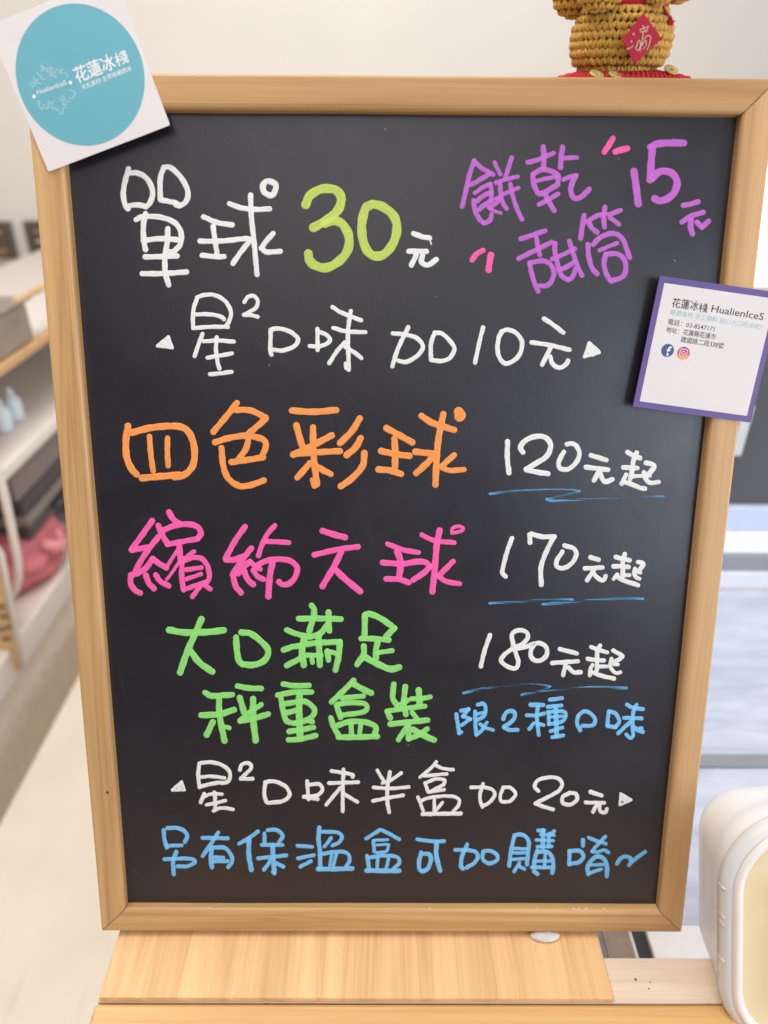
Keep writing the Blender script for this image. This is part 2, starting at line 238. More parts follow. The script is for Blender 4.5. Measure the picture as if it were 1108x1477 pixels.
# ------------------------------------------------------------------ handwriting
# every character: strokes traced in a magnified crop (x0, y0, scale) of the board; w = pen width there
STROKES = r'''
#white 單 160,220,4.2615 33
108,100 84,190 76,260 88,325 105,345; 105,125 170,128 225,165 256,235 245,300 215,335; 103,330 160,322 215,332
325,92 305,150 302,220 305,292; 325,90 370,95 435,160 473,240 462,300 425,326 400,322; 305,290 350,300 390,308 425,326
155,412 200,395 300,397 390,430 430,490 428,560 390,605 350,612; 212,375 200,450 202,540 213,597; 200,542 300,530 430,538
350,468 345,560 332,640 335,740 356,815; 212,642 300,640 407,636; 192,745 330,744 465,734
#white 球 160,220,4.2615 32
570,395 650,430 745,445; 628,455 640,540 652,620; 548,545 640,546 720,541 820,530 865,535; 862,535 800,610 750,682; 562,632 640,640 697,640
728,315 800,340 890,350 975,346; 858,262 864,400 880,550 898,750; 997,498 955,545 925,588; 925,590 960,612 1040,608; 975,177 1008,192 1014,222 995,258 970,262 940,240 934,205 950,182 975,177/36
#lime 3 420,240,4.6167 60
97,255 125,195 190,155 240,148 300,160 333,210 318,280 255,345 150,408; 225,380 290,362 345,390 385,470 375,560 320,630 240,674 170,665 125,630 114,582
#lime 0 420,240,4.6167 60
540,252 600,265 675,320 704,400 685,500 625,580 560,598 505,560 474,470 472,370 495,280 520,262
#white 元 420,240,4.6167 35
815,447 870,468 922,477; 922,482 933,520/9; 783,566 900,566; 835,588 800,658; 876,590 868,635 900,658 935,645 966,620
#purple 餅 650,220,9.233 64
315,110 250,300 200,520 155,720; 315,115 400,200 470,240 565,295; 520,285 420,345 330,400 262,430; 585,135 620,210 662,290/56; 810,70 765,220 730,325/62; 600,405 680,375 790,345 895,322/56
320,540 430,465 520,420/56; 528,420 545,520 538,640/60; 355,645 430,580 540,530; 375,765 450,700 545,640; 305,640 325,780 380,880 440,945; 440,945 520,905 545,825; 500,735 580,780 665,805/50; 520,725 600,680 660,610/60
655,400 670,560 690,660 745,750/62; 600,620 740,540 905,470/52; 795,420 825,570 880,740 948,890/62
#purple 乾 740,190,9.233 72
400,200 412,330 405,480; 195,410 330,375 440,325 540,287/66; 265,570 350,515 430,505 540,540 600,590 600,660; 265,570 272,680 310,780 345,825 420,810 520,750 595,705; 320,655 440,625 590,600/56
345,970 450,915 600,830/62; 425,830 480,940 545,1048; 660,205 640,340 632,475; 650,360 740,348 850,345/62; 672,640 760,600 840,585/60; 840,585 785,690 768,790 800,870 860,890 930,850 1015,765
#purple 甜 740,300,6.1556 44
70,275 170,242 285,202; 207,265 222,350 238,418; 50,450 150,400 250,350 345,303; 147,490 165,580 195,680 222,738; 147,490 200,478 270,470 330,500 362,570 348,640 300,690 235,690
375,315 370,380 392,480 410,560 440,610 490,640; 490,640 530,608 555,540; 500,295 530,390 570,510 612,600; 345,455 450,412 550,362/40; 410,552 480,522 545,480
#purple 筒 740,300,6.1556 46
632,65 615,160 600,270; 655,125 735,75 820,48/42; 680,140 700,180 745,215; 816,-5 805,80 812,170; 850,60 905,40 955,20/42; 860,85 900,115 940,145/42; 665,325 670,420 700,530 745,585; 712,325 765,270 850,230 925,235 980,290 1010,370 1035,440
765,378 850,342 925,312/36; 822,410 808,500 830,590 868,648; 830,412 900,405 965,430 1000,500 990,590 940,628 870,648
#pink 〃 650,180,5.54 46
172,1082 205,1035 258,1003/42; 322,1040 312,1090 303,1160/50
#pink 〃 840,180,5.54 46
245,108 210,165 175,218; 265,216 310,200 358,190/50
#purple 15 840,180,5.54 58
412,375 430,500 446,630; 810,145 680,145 590,155 545,180; 560,180 550,300 540,440; 560,430 600,385 660,370 725,395 757,460 735,540 680,590 620,608 578,592
#purple 元 840,180,5.54 42
808,645 870,632 925,615; 795,778 870,730 965,700; 868,760 865,820 880,872/46; 915,780 955,820; 955,820 1010,770
#white 星 210,410,5.54 33
410,105 480,85 560,90 640,140 682,220 670,290 645,330; 410,118 385,190 378,270 380,350; 400,242 500,240 590,255 628,280; 385,352 450,345 550,340 658,342
455,398 420,490 392,575; 465,457 580,450 705,460; 495,587 600,570 690,553; 568,425 562,520 575,620 590,675; 515,720 600,712 688,700
#white 2 210,410,5.54 32
790,143 815,105 860,93 895,130 880,190 790,243; 785,245 850,248 895,262
#white ◂ 210,410,5.54 26
95,492 182,422; 182,422 212,505; 212,507 95,493; 145,475 190,455; 150,480 200,490
#white 口 380,430,4.2615 27
45,200 42,320 50,348; 45,195 90,187 160,205 212,250 190,295 120,322 60,318
#white 味 380,430,4.2615 26
332,190 333,320; 332,205 385,225 410,258 380,285 340,298; 285,295 340,300; 425,55 470,85 530,110 600,137; 430,183 510,205 627,210; 537,80 520,200 522,330 525,440; 525,445 505,430 503,400/18
500,272 450,330 405,400; 505,302 560,335 603,370
#white 加 380,430,4.2615 27
795,217 870,225 940,245 980,295 950,350 880,392 830,385; 890,180 850,260 820,330 792,420; 1053,212 1030,280 1030,380; 1053,212 1103,222 1160,280 1173,320 1143,370 1093,387 1038,382
#white 1 620,430,4.2615 26
328,180 305,270 278,397
#white 0 620,430,4.2615 28
440,205 480,195 530,215 566,268 555,340 515,385 465,402 430,370 416,310 425,240 445,205
#white 元 620,430,4.2615 28
702,127 760,165 820,212; 625,272 740,290 858,318; 745,300 715,360 690,410; 740,360 755,405 795,428 835,410 850,385
#white ▸ 620,430,4.2615 20
980,275 952,358; 980,275 1040,328; 1042,335 950,360; 985,320 1000,335/50
#orange 四 160,570,4.2615 42
105,190 92,280 97,380 125,450 158,488; 130,230 250,200 390,190 460,210 500,270 515,360 500,440 450,490 390,505; 192,510 300,500 425,490; 237,255 245,360 260,467/34; 348,265 347,350 352,435/34
#orange 色 160,570,4.2615 38
775,48 710,130 630,225; 765,90 860,95 950,138; 952,145 890,200 830,250; 640,290 720,265 830,250 930,270 953,310 930,375/38; 845,270 830,330 785,395; 742,412 830,400 935,382; 680,325 690,430 720,510 785,557 850,555 940,525
#orange 彩 400,570,3.8207 36
80,85 200,92 325,82; 105,167 125,240 140,290; 197,178 198,300 205,380 218,490; 88,328 190,280 300,222; 95,325 220,315 345,308/34; 180,375 110,455/34; 190,375 250,412 295,435/34; 218,500 200,505 190,465/20
455,128 410,200 345,265; 460,237 430,290 382,330; 480,320 470,390 410,460 350,502
#orange 球 400,570,3.8207 36
602,182 680,225 743,260; 645,240 650,320 648,400; 573,308 650,325 728,335; 558,410 620,415 682,434; 762,312 850,322; 862,335 820,380 765,430; 795,115 860,155 975,192; 915,105 890,230 878,350 872,493; 975,330 930,370 905,395/32; 905,397 950,415 1030,410/30; 1000,92 1012,110 1005,118/56
#white 1 690,610,3.957 29
167,107 165,200 175,285
#white 2 690,610,3.957 30
255,168 240,140 270,100 330,77 385,85 413,130 390,190 330,230 272,265; 275,268 340,282 398,290
#white 0 690,610,3.957 27
488,165 460,220 465,258 510,265 555,230 577,180 560,132 530,118 505,122
#white 元 690,610,3.957 28
642,185 730,212; 615,253 740,268; 690,275 660,328; 695,290 720,335 765,323
#white 起 880,640,12.31 86
312,152 400,205 530,255; 470,160 415,300 400,450 355,630; 235,420 360,430 485,435; 285,550 240,640 205,715/76; 250,680 380,720 520,780 615,800/84; 390,585 470,575 570,570/68; 640,340 760,370 780,420 720,500 650,560; 650,570 700,560; 600,510 610,590 680,680 770,695 860,680/80
#dryblue underline 690,610,3.957 13
65,406 200,390 380,382 520,382 580,388/15>8; 580,390 480,415 390,435/9>12; 390,437 430,446 540,440 800,426 1060,419/15>8
#pink 繽 170,730,7.387 62
365,160 250,320 145,465; 150,468 230,455 325,440; 430,330 320,470 230,610 165,735; 205,722 300,660 370,560; 370,562 450,620 515,655; 520,650 570,570 650,450/42; 140,735 135,820 180,895 238,925; 300,740 330,820 385,878; 405,735 450,800 540,850/58; 545,65 590,140 660,190
432,210 470,300 530,405; 470,265 600,210 740,193 845,220 885,290 850,350; 530,410 680,380 850,350/58; 655,400 665,560 670,600; 650,600 590,690 522,782/36; 812,485 740,540 690,600/50; 685,560 680,750 700,890/58; 710,580 800,550 890,560 955,640 975,760 940,820/56; 730,678 890,655/50; 730,778 885,725/46; 700,895 830,845 940,810/50; 880,850 795,965/52; 920,840 985,885/50
#pink 紛 320,740,8.523 72
285,170 170,330 45,560; 55,578 150,575 265,530; 360,435 240,590 130,760; 200,745 270,660 345,600; 350,600 430,670 470,690/64; 140,780 170,900 235,980; 275,720 320,820 385,878; 385,705 440,780 510,815/66
650,155 560,260 490,400 450,525/64; 540,350 700,355 825,365/62; 430,650 540,590 700,568 840,590 925,670 900,790 830,865 750,880 700,845/70; 625,600 590,780 572,1025/78
#pink 文 430,740,4.2615 38
150,110 220,132 288,150; 100,257 240,225 368,207/34; 265,240 220,330 150,450; 225,345 300,415 382,482/40
#pink 球 430,740,4.2615 36
550,190 640,225 740,243/32; 610,240 630,300 622,390/40; 520,305 640,312 720,300; 720,298 780,302 808,325; 812,332 770,370 708,412; 540,405 620,408 680,428/34; 760,135 840,170 960,182/30; 870,108 852,200 840,350 825,482/38; 952,298 870,380/34; 858,385 910,420 992,435/32
945,120 950,92 985,82 1015,92 1005,110 965,120 945,124/22
#white 1 690,750,4.2615 28
207,112 175,200 150,300 150,330 168,348
#white 7 690,750,4.2615 30
318,138 315,90; 325,85 390,103 468,103; 462,108 420,190 385,290 387,398
#white 0 690,750,4.2615 28
517,195 482,250 485,288 530,295 580,260 602,210 585,175 530,158
#white 元 690,750,4.2615 27
690,230 738,245/30; 655,298 763,292; 710,310 668,370; 700,320 740,362 770,370 782,345
#white 起 880,790,18.47 122
155,250 300,290 520,335; 390,175 335,370 340,560 340,760; 95,495 300,500 490,515; 190,715 95,835/105; 210,790 400,890 600,950 745,1000; 350,740 520,728/100; 745,385 850,400 880,460 800,570 740,640; 665,560 640,680 700,790 780,825/108; 740,650 810,668/96
#dryblue underline 690,750,4.2615 13
70,512 250,502 400,490 580,487/15>10; 580,490 480,508 395,518/12>14; 400,520 500,515 700,492 900,482 1013,485/12>14
#green 大 230,860,5.54 52
78,270 200,290 380,287 515,272; 335,185 280,310 220,450 165,610; 250,440 320,530 422,603
#green 口 230,860,5.54 50
612,330 620,440 635,515 665,545; 655,290 730,300 810,360 868,430 850,500 790,540 720,550 660,540
#green 滿 400,860,5.54 48
75,270 150,300 250,325/44; 50,430 120,405 190,395/46; 75,553 180,500/46; 275,75 295,110 285,180 255,280; 170,180 350,178 510,183/46; 410,130 410,200 415,275; 400,230 340,300 265,325; 215,340 198,440 212,550/54; 240,382 340,372 495,365/46; 500,365 490,480 465,590; 330,310 335,440 340,550/50; 240,472 350,472/40; 275,480 280,530/40; 400,440 410,510/46; 400,440 465,455/38
#green 足 400,860,5.54 48
700,150 740,142 830,180 935,253; 937,255 870,322; 700,150 698,320; 670,338 780,340 890,350/44; 692,400 688,470 637,545; 800,370 787,440 790,490; 810,450 918,435/38; 700,488 800,540 900,582 975,568/52
#white 1 660,890,4.1037 26
192,108 160,200 138,292
#white 8 660,890,4.1037 26
330,165 322,105 355,80 400,85 417,115 390,155 330,185 275,225 258,260 290,290 340,305 360,270 345,215 328,170; 335,190 400,178 450,158
#white 0 660,890,4.1037 27
450,165 432,210 445,250 490,258 527,225 525,180 490,155 460,158
#white 元 660,890,4.1037 26
605,190 705,215; 560,272 712,262; 640,280 625,343; 657,300 690,328 728,326
#white 起 840,920,15.83 98
200,212 400,285 565,332; 405,175 342,290 340,500 330,740; 125,482 300,505 490,520; 230,620 180,730 172,855/90; 230,790 450,870 720,930; 380,660 560,650/84; 705,290 820,355 915,415; 915,430 830,500 720,550; 665,475 632,620 680,735 770,805 870,785/84; 720,610 815,610/80
#dryblue underline 660,890,4.1037 13
35,450 160,422 340,402 480,400 550,410/17>9; 550,412 480,440 380,460/10>15; 480,442 600,430 800,415 1000,421/6>18
#green 秤 275,975,5.989 53
125,145 180,172 265,168 360,163/50; 245,180 250,340 292,560; 90,340 250,330 375,292; 190,400 140,508; 300,440 335,450/36; 405,87 500,105 610,108/48; 425,190 460,310; 540,200 540,370 562,555/56; 425,388 530,300 610,248/46; 430,390 570,360 670,330/50
#green 重 275,975,5.989 47
800,70 900,85 1022,82; 752,165 900,140 1045,140; 780,190 800,310 830,390 900,410; 820,240 920,225 1000,225 1070,290 1050,350 980,390 900,408; 830,318 940,290; 940,160 937,300 945,540/58; 1010,385 1050,395; 850,480 950,465 1062,445; 845,553 950,545 1080,515
#green 盒 450,975,5.682 46
342,38 270,110 162,212; 330,60 420,110 485,140/50; 245,182 420,165/42; 200,240 235,340; 210,232 320,220 430,228 450,270 400,300 240,322/42; 155,345 180,420 220,490; 215,405 310,375 430,378 520,415 515,480; 215,502 370,502 535,495/46; 320,390 325,480/44; 400,390 390,480/40
#green 裝 450,975,5.682 46
670,68 662,180 690,230; 765,88 752,220 770,315; 700,255 780,200; 615,290 700,275 820,260 925,248/42; 615,290 642,345; 815,188 900,185 970,172/40; 875,118 882,230/52; 820,300 860,350/42; 642,395 780,380 948,362/46; 790,400 750,460 708,522/44; 790,410 792,515/46; 790,515 860,490 945,435/44; 830,440 900,480 1000,525/50
#blue 限 640,1000,7.387 42
135,225 150,330 165,425; 165,428 190,415/38; 185,187 265,170; 265,170 205,245; 205,245 285,275; 285,275 190,340/38; 362,122 420,112 447,160 430,240 350,290; 335,195 337,330 347,440; 350,222 430,205/34; 347,445 400,400 460,310/38; 385,330 450,370 525,390/38
#blue 2 640,1000,7.387 44
635,275 660,212 720,187 760,220 735,290 640,360; 645,365 700,390 785,390
#blue 種 640,1000,7.387 40
925,122 1060,125/48; 1005,140 992,250 1012,445/42; 885,235 990,235 1070,215; 960,320 912,380; 1005,325 1065,340; 1133,70 1262,52/42; 1108,145 1255,130/42; 1118,205 1120,330; 1110,200 1250,190 1300,218 1285,280 1225,312 1120,328; 1120,255 1285,245/34; 1193,145 1198,300 1203,450/50; 1138,405 1265,365/38; 1155,470 1275,450/40
#blue 口 790,1000,7.387 42
345,395 312,320 325,240; 325,240 380,195 450,210 505,280 480,340 370,348
#blue 味 790,1000,7.387 42
655,190 725,220 762,300 722,360; 650,195 635,345; 640,350 725,362; 845,122 900,150 1015,170; 945,125 912,200 905,350 910,440; 812,262 900,265 1000,267; 880,310 820,360 752,428; 930,370 970,395 1015,412/48; 985,370 1005,372/36; 910,455 880,480 838,440/38
#white ◂ 235,1085,3.693 14
50,200 100,157; 100,157 115,200; 115,202 50,203; 85,190 100,180/22
#white 星 270,1085,13.85 78
245,220 220,450 245,700; 290,212 480,200 680,250 820,350 860,470 810,590 700,620; 260,500 480,482 750,515/72; 245,692 450,640 620,610 750,610; 340,830 272,1000; 340,890 480,835 700,838/68; 385,1050 560,1020 765,965/68; 545,800 560,980 560,1120; 530,1170 650,1120 800,1120 918,1145/70
#white 2 235,1085,3.693 20
410,95 420,67 455,58 470,85 415,140; 415,142 478,142
#white 口 235,1085,3.693 21
545,165 540,220 550,265; 545,160 590,155 650,180 675,225 640,260 560,270
#white 味 235,1085,3.693 20
768,155 775,250; 775,175 830,170 850,200 820,230 750,238; 750,238 825,250; 898,100 960,110 1010,120 1010,132; 885,165 1040,160; 962,92 958,200 958,315; 945,190 870,280; 960,220 1035,265
#white 半 520,1085,5.54 28
135,145 160,190 190,235; 325,167 240,225 175,248; 235,160 215,280 215,400 230,480/31; 105,282 240,290 385,278; 100,390 220,365 340,345/29
#white 盒 520,1085,5.54 27
605,78 560,130 475,200; 600,105 660,130 740,140; 510,190 690,173; 515,245 540,318; 530,242 600,215 670,222 665,260; 665,260 560,312; 550,318 670,300; 460,360 500,465; 480,390 560,362 700,350 780,370 785,420 740,475; 495,495 640,492 800,490/32; 590,380 590,470; 655,402 600,470
#white 加 520,1085,5.54 28
885,282 990,280 1060,305 1070,350 1020,410 980,425; 980,252 955,340 960,400 975,437; 1142,280 1117,350 1130,395 1195,393; 1140,280 1200,285 1240,335 1200,390
#white 2 670,1100,4.2615 23
455,175 432,148 450,110 510,92 570,95 600,130 570,180 435,250; 435,252 490,272 545,288
#white 0 670,1100,4.2615 24
640,190 605,210 605,248 650,258 690,230 685,193 645,185
#white 元 670,1100,4.2615 23
775,180 843,203/26; 745,245 860,248; 815,255 790,303; 830,265 835,300 865,305 875,285
#white ▸ 670,1100,4.2615 15
960,190 955,260; 960,190 1025,228; 1025,230 960,260; 975,220 995,230/34
#blue 另 220,1180,5.54 33
90,97 95,170 115,235; 120,80 200,80 260,110 277,150 258,190; 110,222 235,218/29; 95,330 180,325 300,325 340,350 280,385 200,385/30; 190,270 165,350 170,450
#blue 有 220,1180,5.54 32
400,158 600,162; 525,117 470,200 400,305; 475,235 465,320 475,393/36; 500,235 580,240 630,300 635,350 605,392; 490,312 570,316/28; 490,345 600,345
#blue 保 220,1180,5.54 31
842,108 770,160 692,205; 770,170 770,300 790,412/39; 895,122 895,195; 920,97 990,95 1040,140 1010,195; 872,215 1038,215; 960,215 965,330 975,440/37; 845,322 960,310 1068,298; 940,345 890,413; 990,360 1045,390; 978,445 958,430/26
#blue 溫 410,1180,4.817 26
92,192 195,200; 95,280 205,258; 112,338 185,300; 243,67 238,150 248,230 250,340/31; 265,95 370,100 400,130 380,170 335,190; 325,140 280,198; 270,250 340,235 430,240 455,290 430,335; 235,354 350,354 472,350/32; 330,250 315,330/20; 360,255 340,330
#blue 盒 410,1180,4.817 26
665,82 570,143; 680,85 740,115 798,148; 620,155 720,150/20; 620,165 625,230; 640,188 710,183/18; 725,185 710,230 640,242/22; 575,262 590,350/28; 590,275 690,262 780,270 800,310 760,350; 572,364 690,367 798,367/32; 650,280 645,345/24; 725,280 710,345/24
#blue 可 590,1180,5.54 34
65,170 180,185 280,185/30; 220,200 218,300 248,420/38; 97,275 80,350 85,408 115,425 155,395 175,330 160,290 110,285
#blue 加 590,1180,5.54 31
370,255 460,255 530,270 550,310 520,360 460,395; 465,212 425,300 415,380 430,405/34; 592,268 590,330 640,362 700,340 705,300 660,265 602,262
#blue 購 730,1190,13.85 80
160,240 100,500 62,810; 170,205 300,190 400,240 455,350 440,550 415,795; 150,470 420,478/66; 140,560 400,556/64; 110,690 370,672/66; 265,760 160,930/70; 260,820 365,885/70; 640,110 760,110; 735,110 735,440/92; 960,125 850,230; 690,190 960,205/64; 600,300 940,312/64; 625,435 910,430/70; 860,170 850,430/72; 620,520 565,700 560,850/84; 650,540 800,530 905,620 945,800 925,955/82; 785,540 765,850/72; 580,722 880,720/64; 515,845 890,850/74; 560,930 625,975/88
#blue 唷 845,1190,11.08 64
-45,240 -45,330/66; -45,225 30,220 85,260 60,320 -45,335/1; 45,200 160,250 325,300/58; 315,185 240,260 150,360 105,420/58; 100,425 200,430 290,400 365,440/56; 40,785 30,680 80,580 160,510 240,510 310,570 340,680 335,820/70; 90,640 280,632/50; 70,765 250,705/54
#blue 口 730,1180,5.036 30
462,240 458,335; 462,240 530,238 563,275 530,320 465,332
#blue ~ 845,1190,11.08 62
500,620 560,530 640,505 710,525 715,570; 690,640 760,570 860,490 950,430
'''
def catmull(P, step):
    P = np.array(P, float)
    if len(P) == 2:
        n = max(2, int(np.hypot(*(P[1] - P[0])) / step) + 1); return P[0] + (P[1] - P[0]) * np.linspace(0, 1, n)[:, None]
    closed = np.hypot(*(P[0] - P[-1])) < 1e-6
    Q = np.vstack([P[-2] if closed else 2 * P[0] - P[1], P, P[1] if closed else 2 * P[-1] - P[-2]]); out = []
    for i in range(1, len(Q) - 2):
        p0, p1, p2, p3 = Q[i - 1:i + 3]; n = max(2, int(np.hypot(*(p2 - p1)) / step) + 1); t = np.linspace(0, 1, n, endpoint=False)[:, None]
        out.append(.5 * ((2 * p1) + (-p0 + p2) * t + (2 * p0 - 5 * p1 + 4 * p2 - p3) * t ** 2 + (-p0 + 3 * p1 - 3 * p2 + p3) * t ** 3))
    out.append(P[-1:]); return np.vstack(out)
def parse():
    out = []; cur = None
    for ln in STROKES.strip().splitlines():
        if ln[0] == '#':
            a, ch, crop, w = ln[1:].split(); x0, y0, s = map(float, crop.split(',')); cur = dict(col=a, ch=ch, w=float(w) / s, st=[]); out.append(cur); continue
        for st in ln.split(';'):
            st = st.strip()
            if not st: continue
            w0 = w1 = cur['w']
            if '/' in st:
                st, ww = st.split('/')
                if ww == '1': continue
                a = [float(q) / s for q in ww.split('>')]; w0, w1 = a[0], a[-1]
            pts = [tuple(map(float, q.split(','))) for q in st.split()]
            cur['st'].append(([(x0 + x / s, y0 + y / s) for x, y in pts], w0, w1))
    return out
def ink_mesh(name, strokes, g=.5, ragged=.16, thick=.00018, mapper=None, seed=0):
    r = np.random.RandomState(seed); segs = []; allp = []
    for P, w0, w1 in strokes:
        L = catmull(P, 1.3); n = len(L); ww = np.linspace(w0, w1, n) / 2
        ww = ww * (1 + .05 * np.sin(np.linspace(0, n * .35, n) + r.rand() * 6))
        L = L + .12 * np.stack([np.sin(np.arange(n) * .7 + r.rand() * 6), np.cos(np.arange(n) * .6 + r.rand() * 6)], 1)
        segs.append((L, ww)); allp.append(L)
    A = np.vstack(allp); mw = max(max(s[1]) for s in segs) + 2
    x0, y0 = A.min(0) - mw; x1, y1 = A.max(0) + mw
    xs = np.arange(x0, x1 + g, g); ys = np.arange(y0, y1 + g, g); X, Y = np.meshgrid(xs, ys)
    best = np.full(X.shape, 1e9); cnt = np.zeros(X.shape); streak = np.zeros(X.shape); al = np.zeros(X.shape)
    for L, ww in segs:
        d = np.full(X.shape, 1e9); off = np.zeros(X.shape); tt = np.zeros(X.shape); n = len(L)
        for i in range(n - 1):
            a, b = L[i], L[i + 1]; e = b - a; ee = e @ e + 1e-9
            t = np.clip(((X - a[0]) * e[0] + (Y - a[1]) * e[1]) / ee, 0, 1)
            dx = X - a[0] - t * e[0]; dy = Y - a[1] - t * e[1]; rr = ww[i] + (ww[i + 1] - ww[i]) * t
            q = np.hypot(dx, dy) - rr; m = q < d
            d = np.where(m, q, d); off = np.where(m, (dx * e[1] - dy * e[0]) / math.sqrt(ee) / rr, off); tt = np.where(m, (i + t) / (n - 1), tt)
        ph = r.rand(4) * 6.3
        s = .42 + .22 * np.sin(off * 5 + ph[0] + 1.5 * tt) + .16 * np.sin(off * 13 + ph[1] + tt * 3) + .14 * np.sin(tt * n * .13 + ph[2]) + .25 * np.exp(-((1 - tt) * n / 4) ** 2)
        cnt += d < -.2; m = d < best; streak = np.where(m, s, streak); al = np.where(m, np.clip(1.6 * np.sin(math.pi * np.clip(tt, 0, 1)), 0, 1), al); best = np.minimum(best, d)
    ph = r.rand(6) * 6.3
    best = best + ragged * (np.sin(X * 1.9 + ph[0] + 1.3 * np.sin(Y * .9)) * np.sin(Y * 2.1 + ph[1]) + .7 * np.sin(X * 4.3 + Y * 3.1 + ph[2]) + .6 * np.sin(X * 3.3 - Y * 5.1 + ph[3]))
    ink = best < 0; H, Wd = X.shape
    V = []; VI = {}; at = []
    def vert(key, x, y, hgt, j, i):
        k = VI.get(key)
        if k is None:
            k = VI[key] = len(V); V.append((x, y, hgt)); at.append((min(1, max(0, streak[j, i])), min(1., max(0, cnt[j, i] - 1)), al[j, i], 1))
        return k
    def corner(j, i): return vert((j, i, 0), xs[i], ys[j], thick * min(1, .25 - best[j, i] / 1.1), j, i)
    def cross(j0, i0, j1, i1):
        a, b = best[j0, i0], best[j1, i1]; t = a / (a - b); kk = (j0, i0, 1 if j0 == j1 else 2)
        jj, ii = (j0, i0) if a < 0 else (j1, i1)
        return vert(kk, xs[i0] + (xs[i1] - xs[i0]) * t, ys[j0] + (ys[j1] - ys[j0]) * t, 0, jj, ii)
    F = []; s4 = ink[:-1, :-1].astype(int) + ink[:-1, 1:] + ink[1:, 1:] + ink[1:, :-1]
    for j, i in zip(*np.nonzero(s4)):
        c = [(j, i), (j, i + 1), (j + 1, i + 1), (j + 1, i)]; poly = []
        for k in range(4):
            p, q = c[k], c[(k + 1) % 4]
            if ink[p]: poly.append(corner(*p))
            if ink[p] != ink[q]:
                lo, hi = (p, q) if p <= q else (q, p); poly.append(cross(*lo, *hi))
        if len(poly) >= 3: F.append(poly[::-1])
    V = np.array(V); P3 = mapper(V[:, 0], V[:, 1]) if mapper else V
    P3 = np.array(P3); P3[:, 2] += V[:, 2]
    me = mesh(name, P3, F); ca = me.color_attributes.new('ink', 'FLOAT_COLOR', 'POINT'); ca.data.foreach_set('color', np.array(at, np.float32).ravel())
    me.polygons.foreach_set('use_smooth', [True] * len(me.polygons))
    return me

# ------------------------------------------------------------------ menu board
BM = Matrix([[1, 0, 0, 0], [0, BU[1], BN[1], 0], [0, BU[2], BN[2], 0], [0, 0, 0, 1]])
PN = -.0075
board = empty('menu_board', mat=BM)
tag(board, 'black menu board in a pine frame covered with colourful handwritten Chinese ice cream prices', 'menu board')
BW, BH, FW, FD = .45, .60, .0193, .018
def rail(L, mat, m, name, label=None):
    """mitred rail: local X along, local Y from outer edge inward, Z = board normal"""
    prof = [(0, -.0015), (.0004, -.0004), (.0015, 0), (FW - .0032, 0), (FW - .0016, -.0004), (FW - .0006, -.0012), (FW, -.0026), (FW, -.0095), (FW, -FD), (0, -FD)]
    n = 60; v = []; f = []; gap = .00018
    for k in range(n + 1):
        for w, z in prof:
            a = -L / 2 + w + gap; b = L / 2 - w - gap; t = k / n
            wob = .00025 * math.sin(t * 5 + L * 9) + .00012 * math.sin(t * 17 + L * 30)
            v.append((a + (b - a) * t, w + wob, z + wob * .5))
    q = len(prof)
    for k in range(n):
        for i in range(q): f.append((k * q + i, k * q + (i + 1) % q, (k + 1) * q + (i + 1) % q, (k + 1) * q + i))
    f += [tuple(range(q))[::-1], tuple(n * q + i for i in range(q))]
    o = link(name, mesh(name, v, f), mat, board, m)
    bm = bmesh.new(); bm.from_mesh(o.data); bmesh.ops.recalc_face_normals(bm, faces=bm.faces); bm.to_mesh(o.data); bm.free()
    return o
T = Matrix.Translation; R = Matrix.Rotation
rail(BW, M_frame[0], T((0, 0, 0)), 'frame_rail')
rail(BW, M_frame[1], T((0, BH, 0)) @ R(math.pi, 4, 'Z'), 'frame_rail')
rail(BH, M_frame[2], T((-BW / 2, BH / 2, 0)) @ R(-math.pi / 2, 4, 'Z'), 'frame_rail')
rail(BH, M_frame[3], T((BW / 2, BH / 2, 0)) @ R(math.pi / 2, 4, 'Z'), 'frame_rail')
box('chalk_panel', (-BW / 2 + .012, BW / 2 - .012, .012, BH - .012, PN - .004, PN), M_panel, board)
box('back_panel', (-BW / 2 + .014, BW / 2 - .014, .014, BH - .014, -FD + .0005, PN - .0045), plain('hardboard', (120, 90, 60), .8), board)
# easel strut that holds the board up from behind
sl = box('easel_leg', (-.03, .03, 0, .40, -.006, .006), M_plank, board, bev=.001, m=T((0, .47, -FD - .006)) @ R(math.radians(-144), 4, 'X'))
box('hinge_block', (-.04, .04, .455, .485, -FD - .014, -FD - .0005), M_plank, board, bev=.001)

names = dict(white='white', lime='lime green', purple='purple', pink='pink', orange='orange', green='green', blue='blue', dryblue='streaky blue')
for k, c in enumerate(parse()):
    me = ink_mesh('ink', c['st'], mapper=lambda x, y: on_board(x, y, PN + .00003), seed=k, ragged=.19)
    nm = 'handwritten_underline' if c['ch'] == 'underline' else ('accent_mark' if c['ch'] in '〃◂▸~' else 'handwritten_character')
    me.name = nm; o = link(nm, me, INK[c['col']], board)
    o['label'] = (names[c['col']] + ' marker ' + ('underline stroke under a price' if c['ch'] == 'underline' else {'〃': 'pair of accent ticks', '◂': 'triangle pointing left', '▸': 'triangle pointing right', '~': 'wavy dash'}.get(c['ch'], 'character ' + c['ch'])))
M_hole = plain('dark_knot', (92, 58, 32), .9)
hp_ = on_board(np.array([155.]), np.array([1143.]), 0)[0]
M_hole_disc = (hp_[0], hp_[1])
